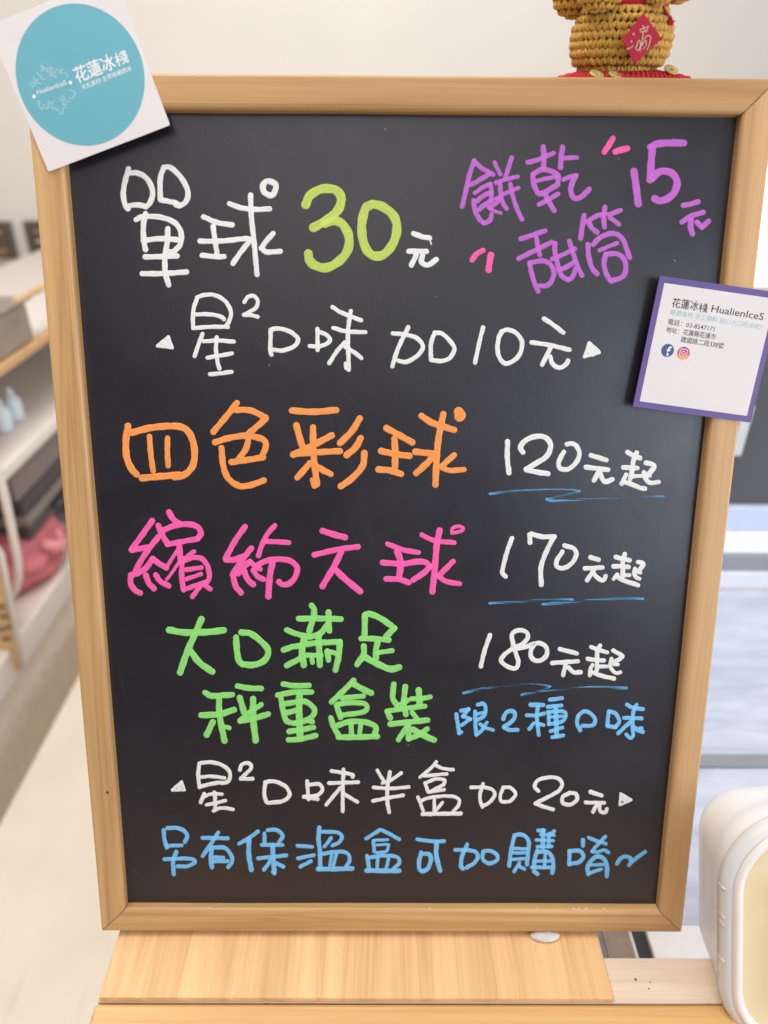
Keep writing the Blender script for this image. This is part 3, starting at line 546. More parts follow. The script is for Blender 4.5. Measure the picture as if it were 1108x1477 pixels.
# dried paint crumbs along the lower lip
for px, py, s in ((828, 1305, 1.6), (835, 1304, 1.2), (845, 1305, 1.5), (620, 1306, 1.0), (1002 - 130, 1306, 1.1), (303, 1306, 1.0), (775, 1307, .9)):
    p = on_board(np.array([px]), np.array([py]), -.002)[0]
    bm = bmesh.new(); bmesh.ops.create_icosphere(bm, subdivisions=1, radius=.0005 * s)
    for v in bm.verts: v.co = Vector((v.co.x * 1.8, v.co.y, v.co.z)) + Vector((p[0], FW + .0002, p[2])) + Vector(rng.rand(3) * .0002)
    bmobj('dust_crumb', bm, M_cardw, board)

# ------------------------------------------------------------------ cards
def flat_text(body, size, mat, parent, loc, rot=0, name='printed_text', bold=0, sx=1, align='LEFT', label=None):
    cu = bpy.data.curves.new('txt', 'FONT'); cu.body = body; cu.size = size; cu.align_x = align; cu.offset = bold; cu.resolution_u = 3
    o = bpy.data.objects.new('tmp', cu); COL.objects.link(o); bpy.context.view_layer.update()
    me = bpy.data.meshes.new_from_object(o.evaluated_get(bpy.context.evaluated_depsgraph_get())); bpy.data.objects.remove(o)
    me.name = name; me.materials.clear()
    ob = link(name, me, mat, parent, T(loc) @ R(rot, 4, 'Z') @ Matrix.Diagonal((sx, 1, 1, 1)))
    ob['label'] = label or 'printed line reading ' + body
    return ob
def card_frame(c, n):
    """c: corners TL TR BR BL px -> (matrix in world, w, h) rectangle on board-parallel plane"""
    P = [on_board(np.array([x]), np.array([y]), n)[0] for x, y in c]
    cen = sum(P) / 4; ux = (P[1] - P[0] + P[2] - P[3]) / 2; uy = (P[0] - P[3] + P[1] - P[2]) / 2
    w = np.linalg.norm(ux); h = np.linalg.norm(uy); ang = math.atan2(ux[1], ux[0]); ang2 = math.atan2(-uy[0], uy[1])
    return cen, w, h, (ang + ang2) / 2, (ang, ang2)
def rrect(w, h, r, n=5):
    out = []
    for cx, cy, a0 in ((w - r, h - r, 0), (-w + r, h - r, 90), (-w + r, -h + r, 180), (w - r, -h + r, 270)):
        for k in range(n + 1):
            a = math.radians(a0 + 90 * k / n); out.append((cx + r * math.cos(a), cy + r * math.sin(a)))
    return out
def slab(name, pts, z0, z1, mat, parent, m=None):
    n = len(pts); v = [(x, y, z0) for x, y in pts] + [(x, y, z1) for x, y in pts]
    f = [tuple(range(n))[::-1], tuple(range(n, 2 * n))] + [(i, (i + 1) % n, n + (i + 1) % n, n + i) for i in range(n)]
    return link(name, mesh(name, v, f), mat, parent, m)
def disc(r, n=64, cx=0, cy=0): return [(cx + r * math.cos(2 * math.pi * k / n), cy + r * math.sin(2 * math.pi * k / n)) for k in range(n)]

# white shop card with the teal disc, stuck on the top left corner of the frame
cA = [(-17.5, 38), (164.4, -37), (245, 181), (70, 247)]
cen, w, h, ang, _ = card_frame(cA, .0012); print('CARD A', w, h, math.degrees(ang), _)
mA = BM @ T(Vector(cen)) @ R(ang, 4, 'Z')
cardA = empty('shop_card', mat=mA); tag(cardA, 'white square card with a teal circle stuck on the top left corner of the frame', 'card')
slab('card_sheet', rrect(w / 2, h / 2, .001), -.0006, 0, M_cardw, cardA)
def inA(px, py):   # px -> card local
    p = on_board(np.array([px]), np.array([py]), .0012)[0] - cen; c, s = math.cos(-ang), math.sin(-ang); return (p[0] * c - p[1] * s, p[0] * s + p[1] * c)
dc = inA(116, 109.5); ra = [np.hypot(inA(x, y)[0] - dc[0], inA(x, y)[1] - dc[1]) for x, y in ((25, 97), (209, 122), (105, 6), (125, 213))]; print('disc r', ra)
slab('teal_disc', disc(sum(ra) / 4, 96, *dc), .00002, .00012, M_teal, cardA)
def textA(body, p0, p1, size, mat, bold, name='printed_text', label=None):
    a = inA(*p0); b = inA(*p1); rot = math.atan2(b[1] - a[1], b[0] - a[0]); o = flat_text(body, size, mat, cardA, (a[0], a[1], .0002), rot, name, bold, label=label)
    L = math.hypot(b[0] - a[0], b[1] - a[1]); wd = max(v.co.x for v in o.data.vertices); o.matrix_local = T((a[0], a[1], .0002)) @ R(rot, 4, 'Z') @ Matrix.Diagonal((L / wd, 1, 1, 1)); return o
ZHAN = [[(.2, 0), (.2, 1)], [(0, .28), (.4, .28)], [(.2, .32), (.02, .7)], [(.22, .42), (.38, .62)]]
for dy in (0, .5): ZHAN += [[(.45, .16 + dy * .95), (.98, .11 + dy * .95)], [(.62, 0 + dy), (.72, .24 + dy), (.93, .44 + dy), (1, .32 + dy)], [(.92, .2 + dy), (.48, .45 + dy)], [(.80, -.02 + dy), (.88, .05 + dy)]]
def glyph(o_, ux, uy, w, mapper, mat, parent):
    st = [([(o_[0] + ux[0] * x + uy[0] * y, o_[1] + ux[1] * x + uy[1] * y) for x, y in s_], w, w) for s_ in ZHAN]
    me = ink_mesh('printed_text', st, g=.18, mapper=mapper, thick=.00003, ragged=0); link('printed_text', me, mat, parent)['label'] = 'printed character 棧'
textA('花蓮冰', (111, 119), (168.5, 96.5), .0093, M_whitep, .00016)
def mapA0(x, y):
    p = on_board(x, y, .0012) - cen; c, s = math.cos(-ang), math.sin(-ang); return np.stack([p[:, 0] * c - p[:, 1] * s, p[:, 0] * s + p[:, 1] * c, np.full(len(x), .0002)], 1)
glyph((164.0, 78.5), (17, -6.2), (5.5, 18), 1.9, mapA0, M_whitep, cardA)
textA('天然素材 古早味綿綿冰', (119, 130), (191, 101), .0032, M_whitep, .00003)
textA('HualienIceS', (54, 137), (97, 122), .0036, M_whitep, .00003)
for px, py in ((49.5, 139.5), (102, 119.5)): slab('printed_dot', disc(.0011, 16, *inA(px, py)), .0002, .00026, M_whitep, cardA)
FL = '''250,470 300,440 345,480 290,500 300,540 ; 320,350 330,400 385,390 350,430 430,460 ; 375,280 400,330 440,320 430,370 490,390 ; 430,250 470,240 440,170 510,220 600,190 ; 520,240 560,270 610,200 580,330 640,270 ; 610,330 680,350 650,260 710,230 ; 720,280 780,230 740,290 830,290 860,360 ; 370,740 420,730 400,790 440,860 490,790 ; 490,850 540,850 560,740 600,790 650,730 ; 640,870 600,830 680,860 720,880 ; 740,930 780,930 790,850 840,830 ; 840,780 790,790 780,720 ; 740,720 790,650 830,730 870,750 900,740 ; 890,680 930,700 980,620 940,570 880,560'''
fst = [([(20 + float(a.split(',')[0]) / 11.08, 80 + float(a.split(',')[1]) / 11.08) for a in s.split()], 2.6, 2.6) for s in FL.split(';')]
def mapA(x, y):
    p = on_board(x, y, .0012) - cen; c, s = math.cos(-ang), math.sin(-ang); return np.stack([p[:, 0] * c - p[:, 1] * s, p[:, 0] * s + p[:, 1] * c, np.full(len(x), .00016)], 1)
link('snowflake_emblem', ink_mesh('snowflake_emblem', fst, mapper=mapA, thick=.00005, ragged=.05), INK['palewhite'], cardA)['label'] = 'pale snowflake emblem of zigzag arms'

# purple bordered contact card on the right stile
cB = [(953.5, 396), (1122, 423.5), (1087.7, 613.7), (913, 583)]
cenB, wB, hB, angB, _ = card_frame(cB, .0012); print('CARD B', wB, hB, math.degrees(angB), _)
cardB = empty('contact_card', mat=BM @ T(Vector(cenB)) @ R(angB, 4, 'Z')); tag(cardB, 'white contact card with a purple border on the right side of the frame', 'card')
slab('card_sheet', rrect(wB / 2, hB / 2, .0007), -.0008, 0, M_purple, cardB)
def inB(px, py, z=.0012):
    p = on_board(np.array([px]), np.array([py]), z)[0] - cenB; c, s = math.cos(-angB), math.sin(-angB); return (p[0] * c - p[1] * s, p[0] * s + p[1] * c)
def cb(x, y): return inB(900 + x / 5.327, 380 + y / 5.327)
iw = .0042
slab('white_print_field', rrect(wB / 2 - .0036, hB / 2 - .0040, .0003), .00002, .0001, M_cardw, cardB)
def textB(body, p0, p1, size, mat, bold=0):
    a = cb(*p0); b = cb(*p1); rot = math.atan2(b[1] - a[1], b[0] - a[0]); o = flat_text(body, size, mat, cardB, (a[0], a[1], .00015), rot, bold=bold)
    L = math.hypot(b[0] - a[0], b[1] - a[1]); wd = max(v.co.x for v in o.data.vertices); o.matrix_local = T((a[0], a[1], .00015)) @ R(rot, 4, 'Z') @ Matrix.Diagonal((L / wd, 1, 1, 1)); return o
textB('花蓮冰', (362, 330), (568, 358), .0064, M_black, .00006)
def mapB0(x, y):
    p = on_board(x, y, .0012) - cenB; c, s = math.cos(-angB), math.sin(-angB); return np.stack([p[:, 0] * c - p[:, 1] * s, p[:, 0] * s + p[:, 1] * c, np.full(len(x), .00015)], 1)
glyph((1009.6, 437.2), (11.4, 1.9), (-1.9, 12.3), 1.15, mapB0, M_black, cardB)
textB('HualienIceS', (662, 370), (1068, 436), .0062, M_black, .00003)
textB('嚴選食材 手工備料 放心大口吃冰吧！', (350, 390), (1052, 508), .0039, M_tealtxt, .00002)
textB('電話：03-8547171', (332, 464), (692, 522), .0040, M_black, .00001)
textB('地址：花蓮縣花蓮市', (320, 524), (702, 582), .0039, M_black, .00002)
textB('建國路二段338號', (432, 600), (762, 652), .0040, M_black, .00002)
def ringB(name, cx, cy, r, mat, z): return slab(name, disc(r, 40, *cb(cx, cy)), z, z + .00005, mat, cardB)
ringB('social_badge', 335, 668, .0041, M_navy, .00012)
a = cb(322, 706); flat_text('f', .0082, M_whitep, cardB, (a[0], a[1], .0002), name='badge_letter', bold=.0002)
tg = NT('badge_gradient_print'); gr = tg.ramp(tg.a('ShaderNodeSeparateXYZ').outputs[1], [(0, lin((240, 180, 90))), (.45, lin((226, 84, 90))), (1, lin((150, 62, 160)))])
sx = gr.inputs[0].links[0].from_node; tcg = tg.a('ShaderNodeTexCoord'); tg.l(tcg.outputs['Generated'], sx.inputs[0]); tg.l(gr.outputs[0], tg.b.inputs['Base Color'])
ringB('social_badge', 457, 690, .0041, tg.m, .00012)
ctr = cb(457, 690)
def outline(pts, r, name):
    return tube(name, [(ctr[0] + x, ctr[1] + y, .0002) for x, y in pts], r, M_whitep, cardB, n=6, closed=True)
outline(rrect(.0024, .0024, .0008, 4), .00022, 'camera_outline'); outline(disc(.0012, 20), .0002, 'camera_outline')

slab('wood_knot', disc(.0011, 14, *M_hole_disc), .00002, .00008, M_hole, board)
# ------------------------------------------------------------------ pine stand
stand = empty('pine_stand', (0, -.045, -.8)); tag(stand, 'pale pine stand of horizontal slats with a loose looking top plank under the menu board', 'stand')
def wbox(name, b, mat, parent, bev=.0008, rotz=0):
    """box in world coords with local X along grain"""
    c = Vector(((b[0] + b[1]) / 2, (b[2] + b[3]) / 2, (b[4] + b[5]) / 2)); h = ((b[1] - b[0]) / 2, (b[3] - b[2]) / 2, (b[5] - b[4]) / 2)
    if rotz: h = (h[1], h[0], h[2])
    bm = box_bm(-h[0], h[0], -h[1], h[1], -h[2], h[2], bev=bev)
    return bmobj(name, bm, mat, parent, (parent.matrix_world.inverted() if parent else Matrix()) @ T(c) @ R(math.pi / 2 if rotz else 0, 4, 'Z'))
TZ = -.0055
wbox('top_plank', (-.2132, .1608, -.04455, .085, TZ - .0055, TZ), M_plank, stand, .0007, 1)
wbox('slat', (-.2165, .262, -.150, -.0452, TZ - .028, TZ - .0058), M_slat, stand, .0025)
wbox('slat', (-.2150, .262, -.0447, -.0128, TZ - .028, TZ - .0060), M_slat_glare, stand, .0008)
for x, y in ((-.195, -.12), (.235, -.12), (-.195, -.03), (.235, -.03)):
    wbox('leg', (x - .014, x + .014, y - .012, y + .012, -.8, TZ - .0285), M_slat, stand, .002)
wbox('back_bracket', (-.19, -.15, -.0120, .08, TZ - .028, TZ - .006), M_slat, stand, .001, 1)
wbox('back_bracket', (.10, .14, -.0120, .08, TZ - .028, TZ - .006), M_slat, stand, .001, 1)
for px, py, r_ in ((917, 1413, .0009), (938, 1417, .0005), (936, 1426, .0006)):
    p = at_z(px, py, TZ - .0060); slab('nail_hole', disc(r_, 12), 0, .00006, M_hole, stand, stand.matrix_world.inverted() @ T((p[0], p[1], TZ - .00597)))
# glue blob under the frame
bm = bmesh.new(); bmesh.ops.create_uvsphere(bm, u_segments=24, v_segments=12, radius=1)
for v in bm.verts:
    q = v.co.copy(); v.co = Vector((.1188 + q.x * .0115, -.0005 + q.y * .0052, TZ + .0022 + q.z * .0022)) + Vector((0, 0, .0003 * math.sin(q.x * 9)))
tag(bmobj('glue_pad', bm, plain('white_putty', (214, 208, 204), .6, noise=.1, nscale=300), smooth=True), 'small round white pad squeezed under the bottom edge of the board frame', 'pad')


# ------------------------------------------------------------------ crocheted money bag on the top rail
box('top_ledge', (.085, .20, .545, .5535, -.075, -FD - .0003), M_plank, board, bev=.0008)
gc = at_y(889, 103, .2150); gx, gy = float(gc[0]), .2150; gz = .5712
def yarn(name, col, seed):
    t = NT(name); c = lin(col); n = t.noise(t.map((1, 1, 1), (seed, 0, 0)), 900, 4, .7); n2 = t.noise(t.map((1, 1, 1)), 120, 2)
    r = t.ramp(n, [(.3, tuple(x * .62 for x in c)), (.7, tuple(min(1, x * 1.2) for x in c))]); r2 = t.ramp(n2, [(.3, (.82, .8, .74)), (.7, (1.05, 1.03, 1))])
    t.l(t.mix(.8, r.outputs[0], r2.outputs[0], 'MULTIPLY'), t.b.inputs['Base Color']); t.b.inputs['Roughness'].default_value = .85
    t.b.inputs['Sheen Weight'].default_value = .25; t.bump(n, .6, .0005); return t.m
M_yarn = yarn('ochre_yarn', (216, 168, 66), 0); M_red = yarn('red_yarn', (196, 8, 40), 3); M_red.node_tree.nodes['Principled BSDF'].inputs['Sheen Weight'].default_value = .05
def stitch(V, F, p, nrm, up, w, h, lean, fat=.55):
    """one plump yarn loop (half of a V) as a twisted teardrop"""
    nrm = nrm.normalized(); side = up.cross(nrm).normalized(); up2 = nrm.cross(side).normalized()
    ax = (up2 * math.cos(lean) + side * math.sin(lean)).normalized(); cr = ax.cross(nrm).normalized(); b = len(V); NA, NB = 8, 7
    for i in range(NB):
        t = i / (NB - 1); s = math.sin(math.pi * (.06 + .88 * t)) ** .7 * (1.08 - .3 * t)
        for k in range(NA):
            a = 2 * math.pi * k / NA + t * 1.2
            V.append(p + ax * (t - .5) * h * 1.15 + cr * math.cos(a) * w * .5 * s * (1 + .1 * math.sin(a * 3)) + nrm * (math.sin(a) * w * fat * s + math.sin(math.pi * t) * w * .25))
    for i in range(NB - 1):
        for k in range(NA): F.append((b + i * NA + k, b + i * NA + (k + 1) % NA, b + (i + 1) * NA + (k + 1) % NA, b + (i + 1) * NA + k))
    F.append(tuple(b + k for k in range(NA))[::-1]); F.append(tuple(b + (NB - 1) * NA + k for k in range(NA)))
bag = empty('crocheted_money_bag', (gx, gy, gz)); tag(bag, 'ochre crocheted money bag with red diamond charm standing on top of the board frame', 'ornament')
V = []; F = []; z0 = .0036; rowh = .0043
prof = [.0232, .0270, .0291, .0299, .0300, .0292, .0276, .0250, .0212]
for r_, rad in enumerate(prof):
    n = int(2 * math.pi * rad / .0038); z = z0 + rowh * (r_ + .5)
    for k in range(n):
        a = 2 * math.pi * (k + .5 * (r_ % 2) + rng.rand() * .12) / n
        nr = Vector((math.cos(a), math.sin(a) * .9, 0)); slope = (prof[min(r_ + 1, 8)] - prof[max(r_ - 1, 0)]) / (2 * rowh)
        nn = Vector((nr.x, nr.y, -slope)).normalized(); up = Vector((nr.x * slope, nr.y * slope, 1)).normalized()
        for sgn in (-1, 1):
            tang = Vector((-math.sin(a), math.cos(a) * .9, 0))
            p = nr * (rad - .0007 + rng.rand() * .0007) + tang * sgn * .0009 + Vector((0, 0, z + (rng.rand() - .5) * .0006))
            stitch(V, F, p, nn, up, .0024 * (1 + .3 * rng.rand()), rowh * (1.0 + .15 * rng.rand()), sgn * (.10 + rng.rand() * .40))
o = link('bag_body', mesh('bag_body', V, F), M_yarn, bag, smooth=True)
nb = 40; V = []; F = []
for r_, (rad, z) in enumerate([(.001, .003), (.0222, .0030), (.0272, .0100), (.0288, .0160), (.0288, .0215), (.0278, .0270), (.0258, .0315), (.0215, .0370), (.018, .041)]):
    for k in range(nb): a = 2 * math.pi * k / nb; V.append((rad * math.cos(a) * .985, rad * math.sin(a) * .885, z))
for r_ in range(8):
    for k in range(nb): F.append((r_ * nb + k, r_ * nb + (k + 1) % nb, (r_ + 1) * nb + (k + 1) % nb, (r_ + 1) * nb + k))
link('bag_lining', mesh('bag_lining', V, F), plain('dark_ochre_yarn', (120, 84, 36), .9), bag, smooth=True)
# ruffle lobes round the gathered neck
def lobe(cx, cy, cz, rx, ry, rz, seed):
    rr = np.random.RandomState(seed); V = []; F = []
    for i in range(7):
        th = math.pi * (i + .5) / 7; n = max(5, int(2 * math.pi * math.sin(th) * rx / .0036))
        for k in range(n):
            a = 2 * math.pi * (k + rr.rand() * .3) / n
            nr = Vector((math.sin(th) * math.cos(a), math.sin(th) * math.sin(a), math.cos(th)))
            p = Vector((cx + nr.x * rx, cy + nr.y * ry, cz + nr.z * rz)); nn = Vector((nr.x / rx, nr.y / ry, nr.z / rz)).normalized()
            up = Vector((0, 0, 1)) if abs(nn.z) < .95 else Vector((1, 0, 0))
            for sgn in (-1, 1):
                side = up.cross(nn).normalized(); stitch(V, F, p + side * sgn * .0011, nn, up, .0024, .0044, sgn * (.35 + .2 * rr.rand()))
    bm = bmesh.new(); bmesh.ops.create_uvsphere(bm, u_segments=16, v_segments=10, radius=1); b = len(V)
    for v in bm.verts: V.append(Vector((cx + v.co.x * rx * .95, cy + v.co.y * ry * .95, cz + v.co.z * rz * .95)))
    bm.verts.index_update(); F.extend([tuple(b + v.index for v in f.verts) for f in bm.faces]); bm.free()
    link('ruffle_lobe', mesh('ruffle_lobe', V, F), M_yarn, bag, smooth=True)
zt = .0425
for lx, ly, lz, rx, ry, rz, sd in ((-.0205, -.0170, zt + .0020, .0128, .0100, .0092, 1), (.0120, -.0215, zt + .0045, .0092, .0085, .0088, 2), (.0300, -.0030, zt + .0075, .0098, .0095, .0085, 3),
                                   (-.030, .010, zt + .002, .012, .011, .010, 4), (.012, .022, zt + .002, .013, .010, .010, 5), (-.008, .024, zt + .002, .012, .010, .010, 6)):
    lobe(lx, ly, lz, rx, ry, rz, sd)
tube('neck_ribbon', [(math.cos(a) * .0225, math.sin(a) * .0200, .0400 + .0006 * math.sin(a * 3)) for a in np.linspace(0, 2 * math.pi, 33)[:-1]], .0034, M_red, bag, closed=True)
# domed crocheted top above the neck (mostly out of frame)
lobe(0, .002, .056, .020, .018, .012, 9)
# red cord with a frayed knot
def gpt(px, py, y): p = at_y(px, py, y); return Vector((p[0] - gx, p[1] - gy, p[2] - gz))
yc = gy - .018
cord = [gpt(952, 4, yc + .004), gpt(956, 12, yc), gpt(961, 20, yc), gpt(965, 27, yc), gpt(967, 33, yc)]
tube('red_cord', cord, [.0010, .0010, .0011, .0012, .0022], plain('red_cord_satin', (150, 16, 36), .4), bag)
V = []; F = []
for k in range(16):
    d = Vector((rng.rand() - .45, rng.rand() - .5, rng.rand() - .55)); stitch(V, F, gpt(967, 31, yc) + d * .0022, d + Vector((0, -.5, 0)), Vector((0, 0, 1)), .0012, .0042, rng.rand() * 2 - 1)
link('cord_tuft', mesh('cord_tuft', V, F), M_red, bag)
# red diamond charm with gold lettering
D = [gpt(925.8, 19.4, gy - .0290), gpt(951, 56.3, gy - .0240), gpt(914, 92.7, gy - .0305), gpt(894.7, 58.7, gy - .0330)]
_n = (D[1] - D[3]).cross(D[0] - D[2]).normalized(); _c = sum(D, Vector()) / 4; _n = _n if _n.y < 0 else -_n; D = [p - _n * (p - _c).dot(_n) + _n * .0013 for p in D]
t_ = NT('red_foil_paper'); t_.b.inputs['Base Color'].default_value = (*lin((168, 8, 46)), 1); t_.b.inputs['Specular IOR Level'].default_value = .12; t_.b.inputs['Roughness'].default_value = .45; t_.b.inputs['Coat Weight'].default_value = .0; t_.b.inputs['Coat Roughness'].default_value = .2
dn = (D[1] - D[3]).cross(D[0] - D[2]).normalized(); dn = dn if dn.y < 0 else -dn
V = [p + dn * .0006 for p in D] + [p - dn * .0001 for p in D]
link('diamond_charm', mesh('diamond_charm', V, [(0, 1, 2, 3), (7, 6, 5, 4), (0, 4, 5, 1), (1, 5, 6, 2), (2, 6, 7, 3), (3, 7, 4, 0)]), t_.m, bag)
c0 = sum(D, Vector()) / 4; Wd = Vector((gx, gy, gz))
def mapD(x, y):
    out = []
    for a, b in zip(x, y):
        d = Vector(raydir(a, b)); o_ = Vector(CP) - Wd; q = o_ + d * ((c0 - o_).dot(dn) / d.dot(dn)) + dn * .0011; out.append(q)
    return np.array(out)
G = '350,370 400,350 460,325 ; 385,320 400,345 425,400 ; 360,395 400,390 440,385 ; 450,340 435,390 ; 395,400 385,460 370,560 350,630 ; 300,590 345,500 360,560 330,620 300,600 ; 400,480 440,445 480,450 475,520 440,620 ; 380,560 420,500 430,560 390,610 ; 275,420 277,424 ; 248,512 250,516 ; 200,605 235,590 270,560'
gst = [([(880 + float(a.split(',')[0]) / 8.523, float(a.split(',')[1]) / 8.523) for a in s.split()], (3.0 if i in (8, 9) else 1.9), (3.0 if i in (8, 9) else 1.4)) for i, s in enumerate(G.split(';'))]
link('gold_character', ink_mesh('gold_character', gst, g=.3, mapper=mapD, thick=0, ragged=.05), INK['gold'], bag)['label'] = 'faded gold character 滿'
# red crocheted mat with ribbed stitches
mat_ = empty('crocheted_mat', (gx + .005, gy, gz)); tag(mat_, 'flat round red crocheted mat under the ochre money bag', 'mat')
V = []; F = []
for r_ in range(9):
    rad = .0405 - r_ * .0045
    if rad < .004: break
    n = int(2 * math.pi * rad / .0030); z = .0052 * (1 - (rad / .043) ** 2) ** .75 + .0002
    for k in range(n):
        a = 2 * math.pi * (k + .5 * (r_ % 2)) / n; nn = Vector((math.cos(a) * .5, math.sin(a) * .5, 1))
        stitch(V, F, Vector((math.cos(a) * rad, math.sin(a) * rad * .75, z)), nn, Vector((math.cos(a), math.sin(a), 0)), .0026, .0040, .45, .35)
link('mat_stitches', mesh('mat_stitches', V, F), M_red, mat_, smooth=True)
M_brass = plain('aged_brass', (196, 174, 110), .4, metal=.35, noise=.15)
for px, py, y, tl in ((968, 101, gy - .022, 30), (861, 107.5, gy - .028, 24), (888, 108.5, gy - .029, 22)):
    p = at_y(px, py, y); bm = bmesh.new(); R0, R1, hh_ = .0046, .0013, .0006; q = 24
    ring = lambda r, z: [bm.verts.new((r * math.cos(2 * math.pi * k / q), r * math.sin(2 * math.pi * k / q), z)) for k in range(q)]
    rs = [ring(R1, hh_), ring(R1 * 1.5, hh_ * 1.3), ring(R0 * .8, hh_ * .8), ring(R0 * .93, hh_ * 1.4), ring(R0, 0), ring(R0 * .9, -hh_), ring(R1, -hh_)]
    for a, b in zip(rs, rs[1:] + rs[:1]):
        for k in range(q): bm.faces.new((a[k], a[(k + 1) % q], b[(k + 1) % q], b[k]))
    c = bmobj('coin_charm', bm, M_brass, mat_, T(Vector((p[0] - gx - .005, p[1] - gy, p[2] - gz))) @ R(math.radians(tl), 4, 'X') @ R(math.radians(12), 4, 'Y'), smooth=True)

# ------------------------------------------------------------------ food tub at the lower right
d1 = .50
fc = np.array([(1210 - 554) / 1024 * d1, -(1346 - 738.5) / 1024 * d1, -d1]); bc = np.array([.3150, -.2850, -.5851])
tc = CP + CR @ fc
zc = fc - bc; zc /= np.linalg.norm(zc); xc = np.cross([0, 1, 0], zc); xc /= np.linalg.norm(xc); yc_ = np.cross(zc, xc)
rl = math.radians(4); xc, yc_ = xc * math.cos(rl) + yc_ * math.sin(rl), yc_ * math.cos(rl) - xc * math.sin(rl)
RT = CR @ np.stack([xc, yc_, zc], 1)
mt = Matrix(RT.tolist()).to_4x4(); mt.translation = Vector(tc)
tub = empty('food_tub', mat=mt); tag(tub, 'white translucent plastic tub with a cream lid tipped towards the viewer at the lower right', 'food tub')
t_ = NT('milky_plastic'); t_.b.inputs['Base Color'].default_value = (*lin((250, 248, 250)), 1); t_.b.inputs['Roughness'].default_value = .3; t_.b.inputs['Subsurface Weight'].default_value = .7; t_.b.inputs['Subsurface Radius'].default_value = (.03, .025, .022); t_.b.inputs['Subsurface Scale'].default_value = 1; M_milk = t_.m
t_ = NT('clear_plastic_band'); t_.b.inputs['Base Color'].default_value = (*lin((250, 247, 250)), 1); t_.b.inputs['Roughness'].default_value = .18; t_.b.inputs['Transmission Weight'].default_value = .22; t_.b.inputs['IOR'].default_value = 1.3; t_.b.inputs['Subsurface Weight'].default_value = .4; t_.b.inputs['Subsurface Radius'].default_value = (.02, .018, .018); M_band = t_.m
M_lid = plain('cream_lid_plastic', (240, 218, 176), .35, noise=.03, nscale=30, sss=.15); M_rim = plain('lid_rim_plastic', (242, 236, 228), .3, noise=.02, sss=.2)
HW, HH, RC = .0820, .0890, .052
def loft(name, rings, mat, cap0=False, cap1=False, n=14, m=None):
    V = []; F = []
    for off, z in rings: V += [(x, y, z) for x, y in rrect(HW + off, HH + off, max(.004, RC + off), n)]
    q = len(V) // len(rings)
    for i in range(len(rings) - 1):
        for k in range(q): F.append((i * q + k, i * q + (k + 1) % q, (i + 1) * q + (k + 1) % q, (i + 1) * q + k))
    if cap0: F.append(tuple(range(q))[::-1])
    if cap1: F.append(tuple((len(rings) - 1) * q + k for k in range(q)))
    o = link(name, mesh(name, V, F), mat, tub, smooth=True)
    bm = bmesh.new(); bm.from_mesh(o.data); bmesh.ops.recalc_face_normals(bm, faces=bm.faces); bm.to_mesh(o.data); bm.free(); return o
loft('tub_body', [(-.0035, -.006), (-.0055, -.020), (-.008, -.034), (-.0085, -.0345), (-.013, -.056), (-.0165, -.070), (-.021, -.079), (-.029, -.0845), (-.042, -.086)], M_milk, False, True)
loft('lid_skirt', [(-.0075, -.0005), (-.0035, -.0010), (-.0008, -.0035), (0, -.006), (.0004, -.011), (-.0006, -.0115), (-.0034, -.0112), (-.004, -.004), (-.0075, -.0025)], M_band)
loft('lid_rim', [(-.0055, -.0005), (-.0062, .0010), (-.0076, .0020), (-.0094, .0021), (-.0115, .0012), (-.0130, -.0008)], M_rim)
loft('lid_panel', [(-.0120, -.0004), (-.0300, -.0003), (-.0310, .0004), (-.0330, .0004), (-.0338, -.0003), (-.0345, -.0003)], M_lid, False, True)
for yy in (.040, .018, .012, -.016):
    box('skirt_rib', (-HW - .0004, -HW + .0016, yy, yy + .0008, -.0105, -.003), M_band, tub)
tube('body_seam', [(-HW + .0085, .005, -.034), (-HW + .0045, -.004, -.012)], .0004, M_rim, tub)

# ------------------------------------------------------------------ room behind
M_wall = plain('cream_wall_paint', (240, 235, 228), .8, noise=.015, nscale=3)
M_floor = plain('taupe_floor_vinyl', (232, 214, 196), .6, noise=.06, nscale=4)
def struct(name, b, mat): o = box(name, b, mat); o['kind'] = 'structure'; return o
struct('floor', (-3, 3, -6, 2.6, -.85, -.80), M_floor)
struct('back_wall', (-3, 3, 2.6, 2.7, -.80, 2.4), M_wall)
struct('side_wall', (-2.30, -2.20, .2, 2.6, -.80, 2.4), M_wall)
# framed menus on the back wall
M_dark = plain('dark_poster_print', (98, 84, 76), .7, noise=.35, nscale=9); M_pfr = plain('grey_poster_frame', (120, 110, 104), .6)
def poster(x0, x1, ztop, zbot, label):
    p = empty('wall_menu', ((x0 + x1) / 2, 2.6, zbot)); tag(p, label, 'wall menu', 'dark menus on the far wall')
    box('poster_frame', (x0, x1, 2.575, 2.598, zbot, ztop), M_pfr, None); o = bpy.context.scene.objects[-1] if False else None
    f = COL.objects[-1]; f.parent = p; f.matrix_parent_inverse = p.matrix_world.inverted()
    s = box('poster_sheet', (x0 + .008, x1 - .008, 2.571, 2.5745, zbot + .008, ztop - .008), M_dark); s.parent = p; s.matrix_parent_inverse = p.matrix_world.inverted()
    for i in range(4):
        zz = ztop - .03 - i * .035
        l = box('menu_line', (x0 + .04, x1 - .03 - .03 * (i % 2), 2.569, 2.5705, zz - .010, zz), M_cardw if i % 2 else plain('tan_print', (190, 150, 120), .7)); l.parent = p; l.matrix_parent_inverse = p.matrix_world.inverted()
a = at_y(13, 320, 2.58); b = at_y(24, 373, 2.58); poster(a[0] - .30, a[0], a[2], b[2], 'small dark menu on the far wall, leftmost in view')
a2 = at_y(33, 319, 2.58); b2 = at_y(45, 382, 2.58); poster(a2[0], a2[0] + .30, a2[2], b2[2], 'small dark menu on the far wall, next to the board frame')

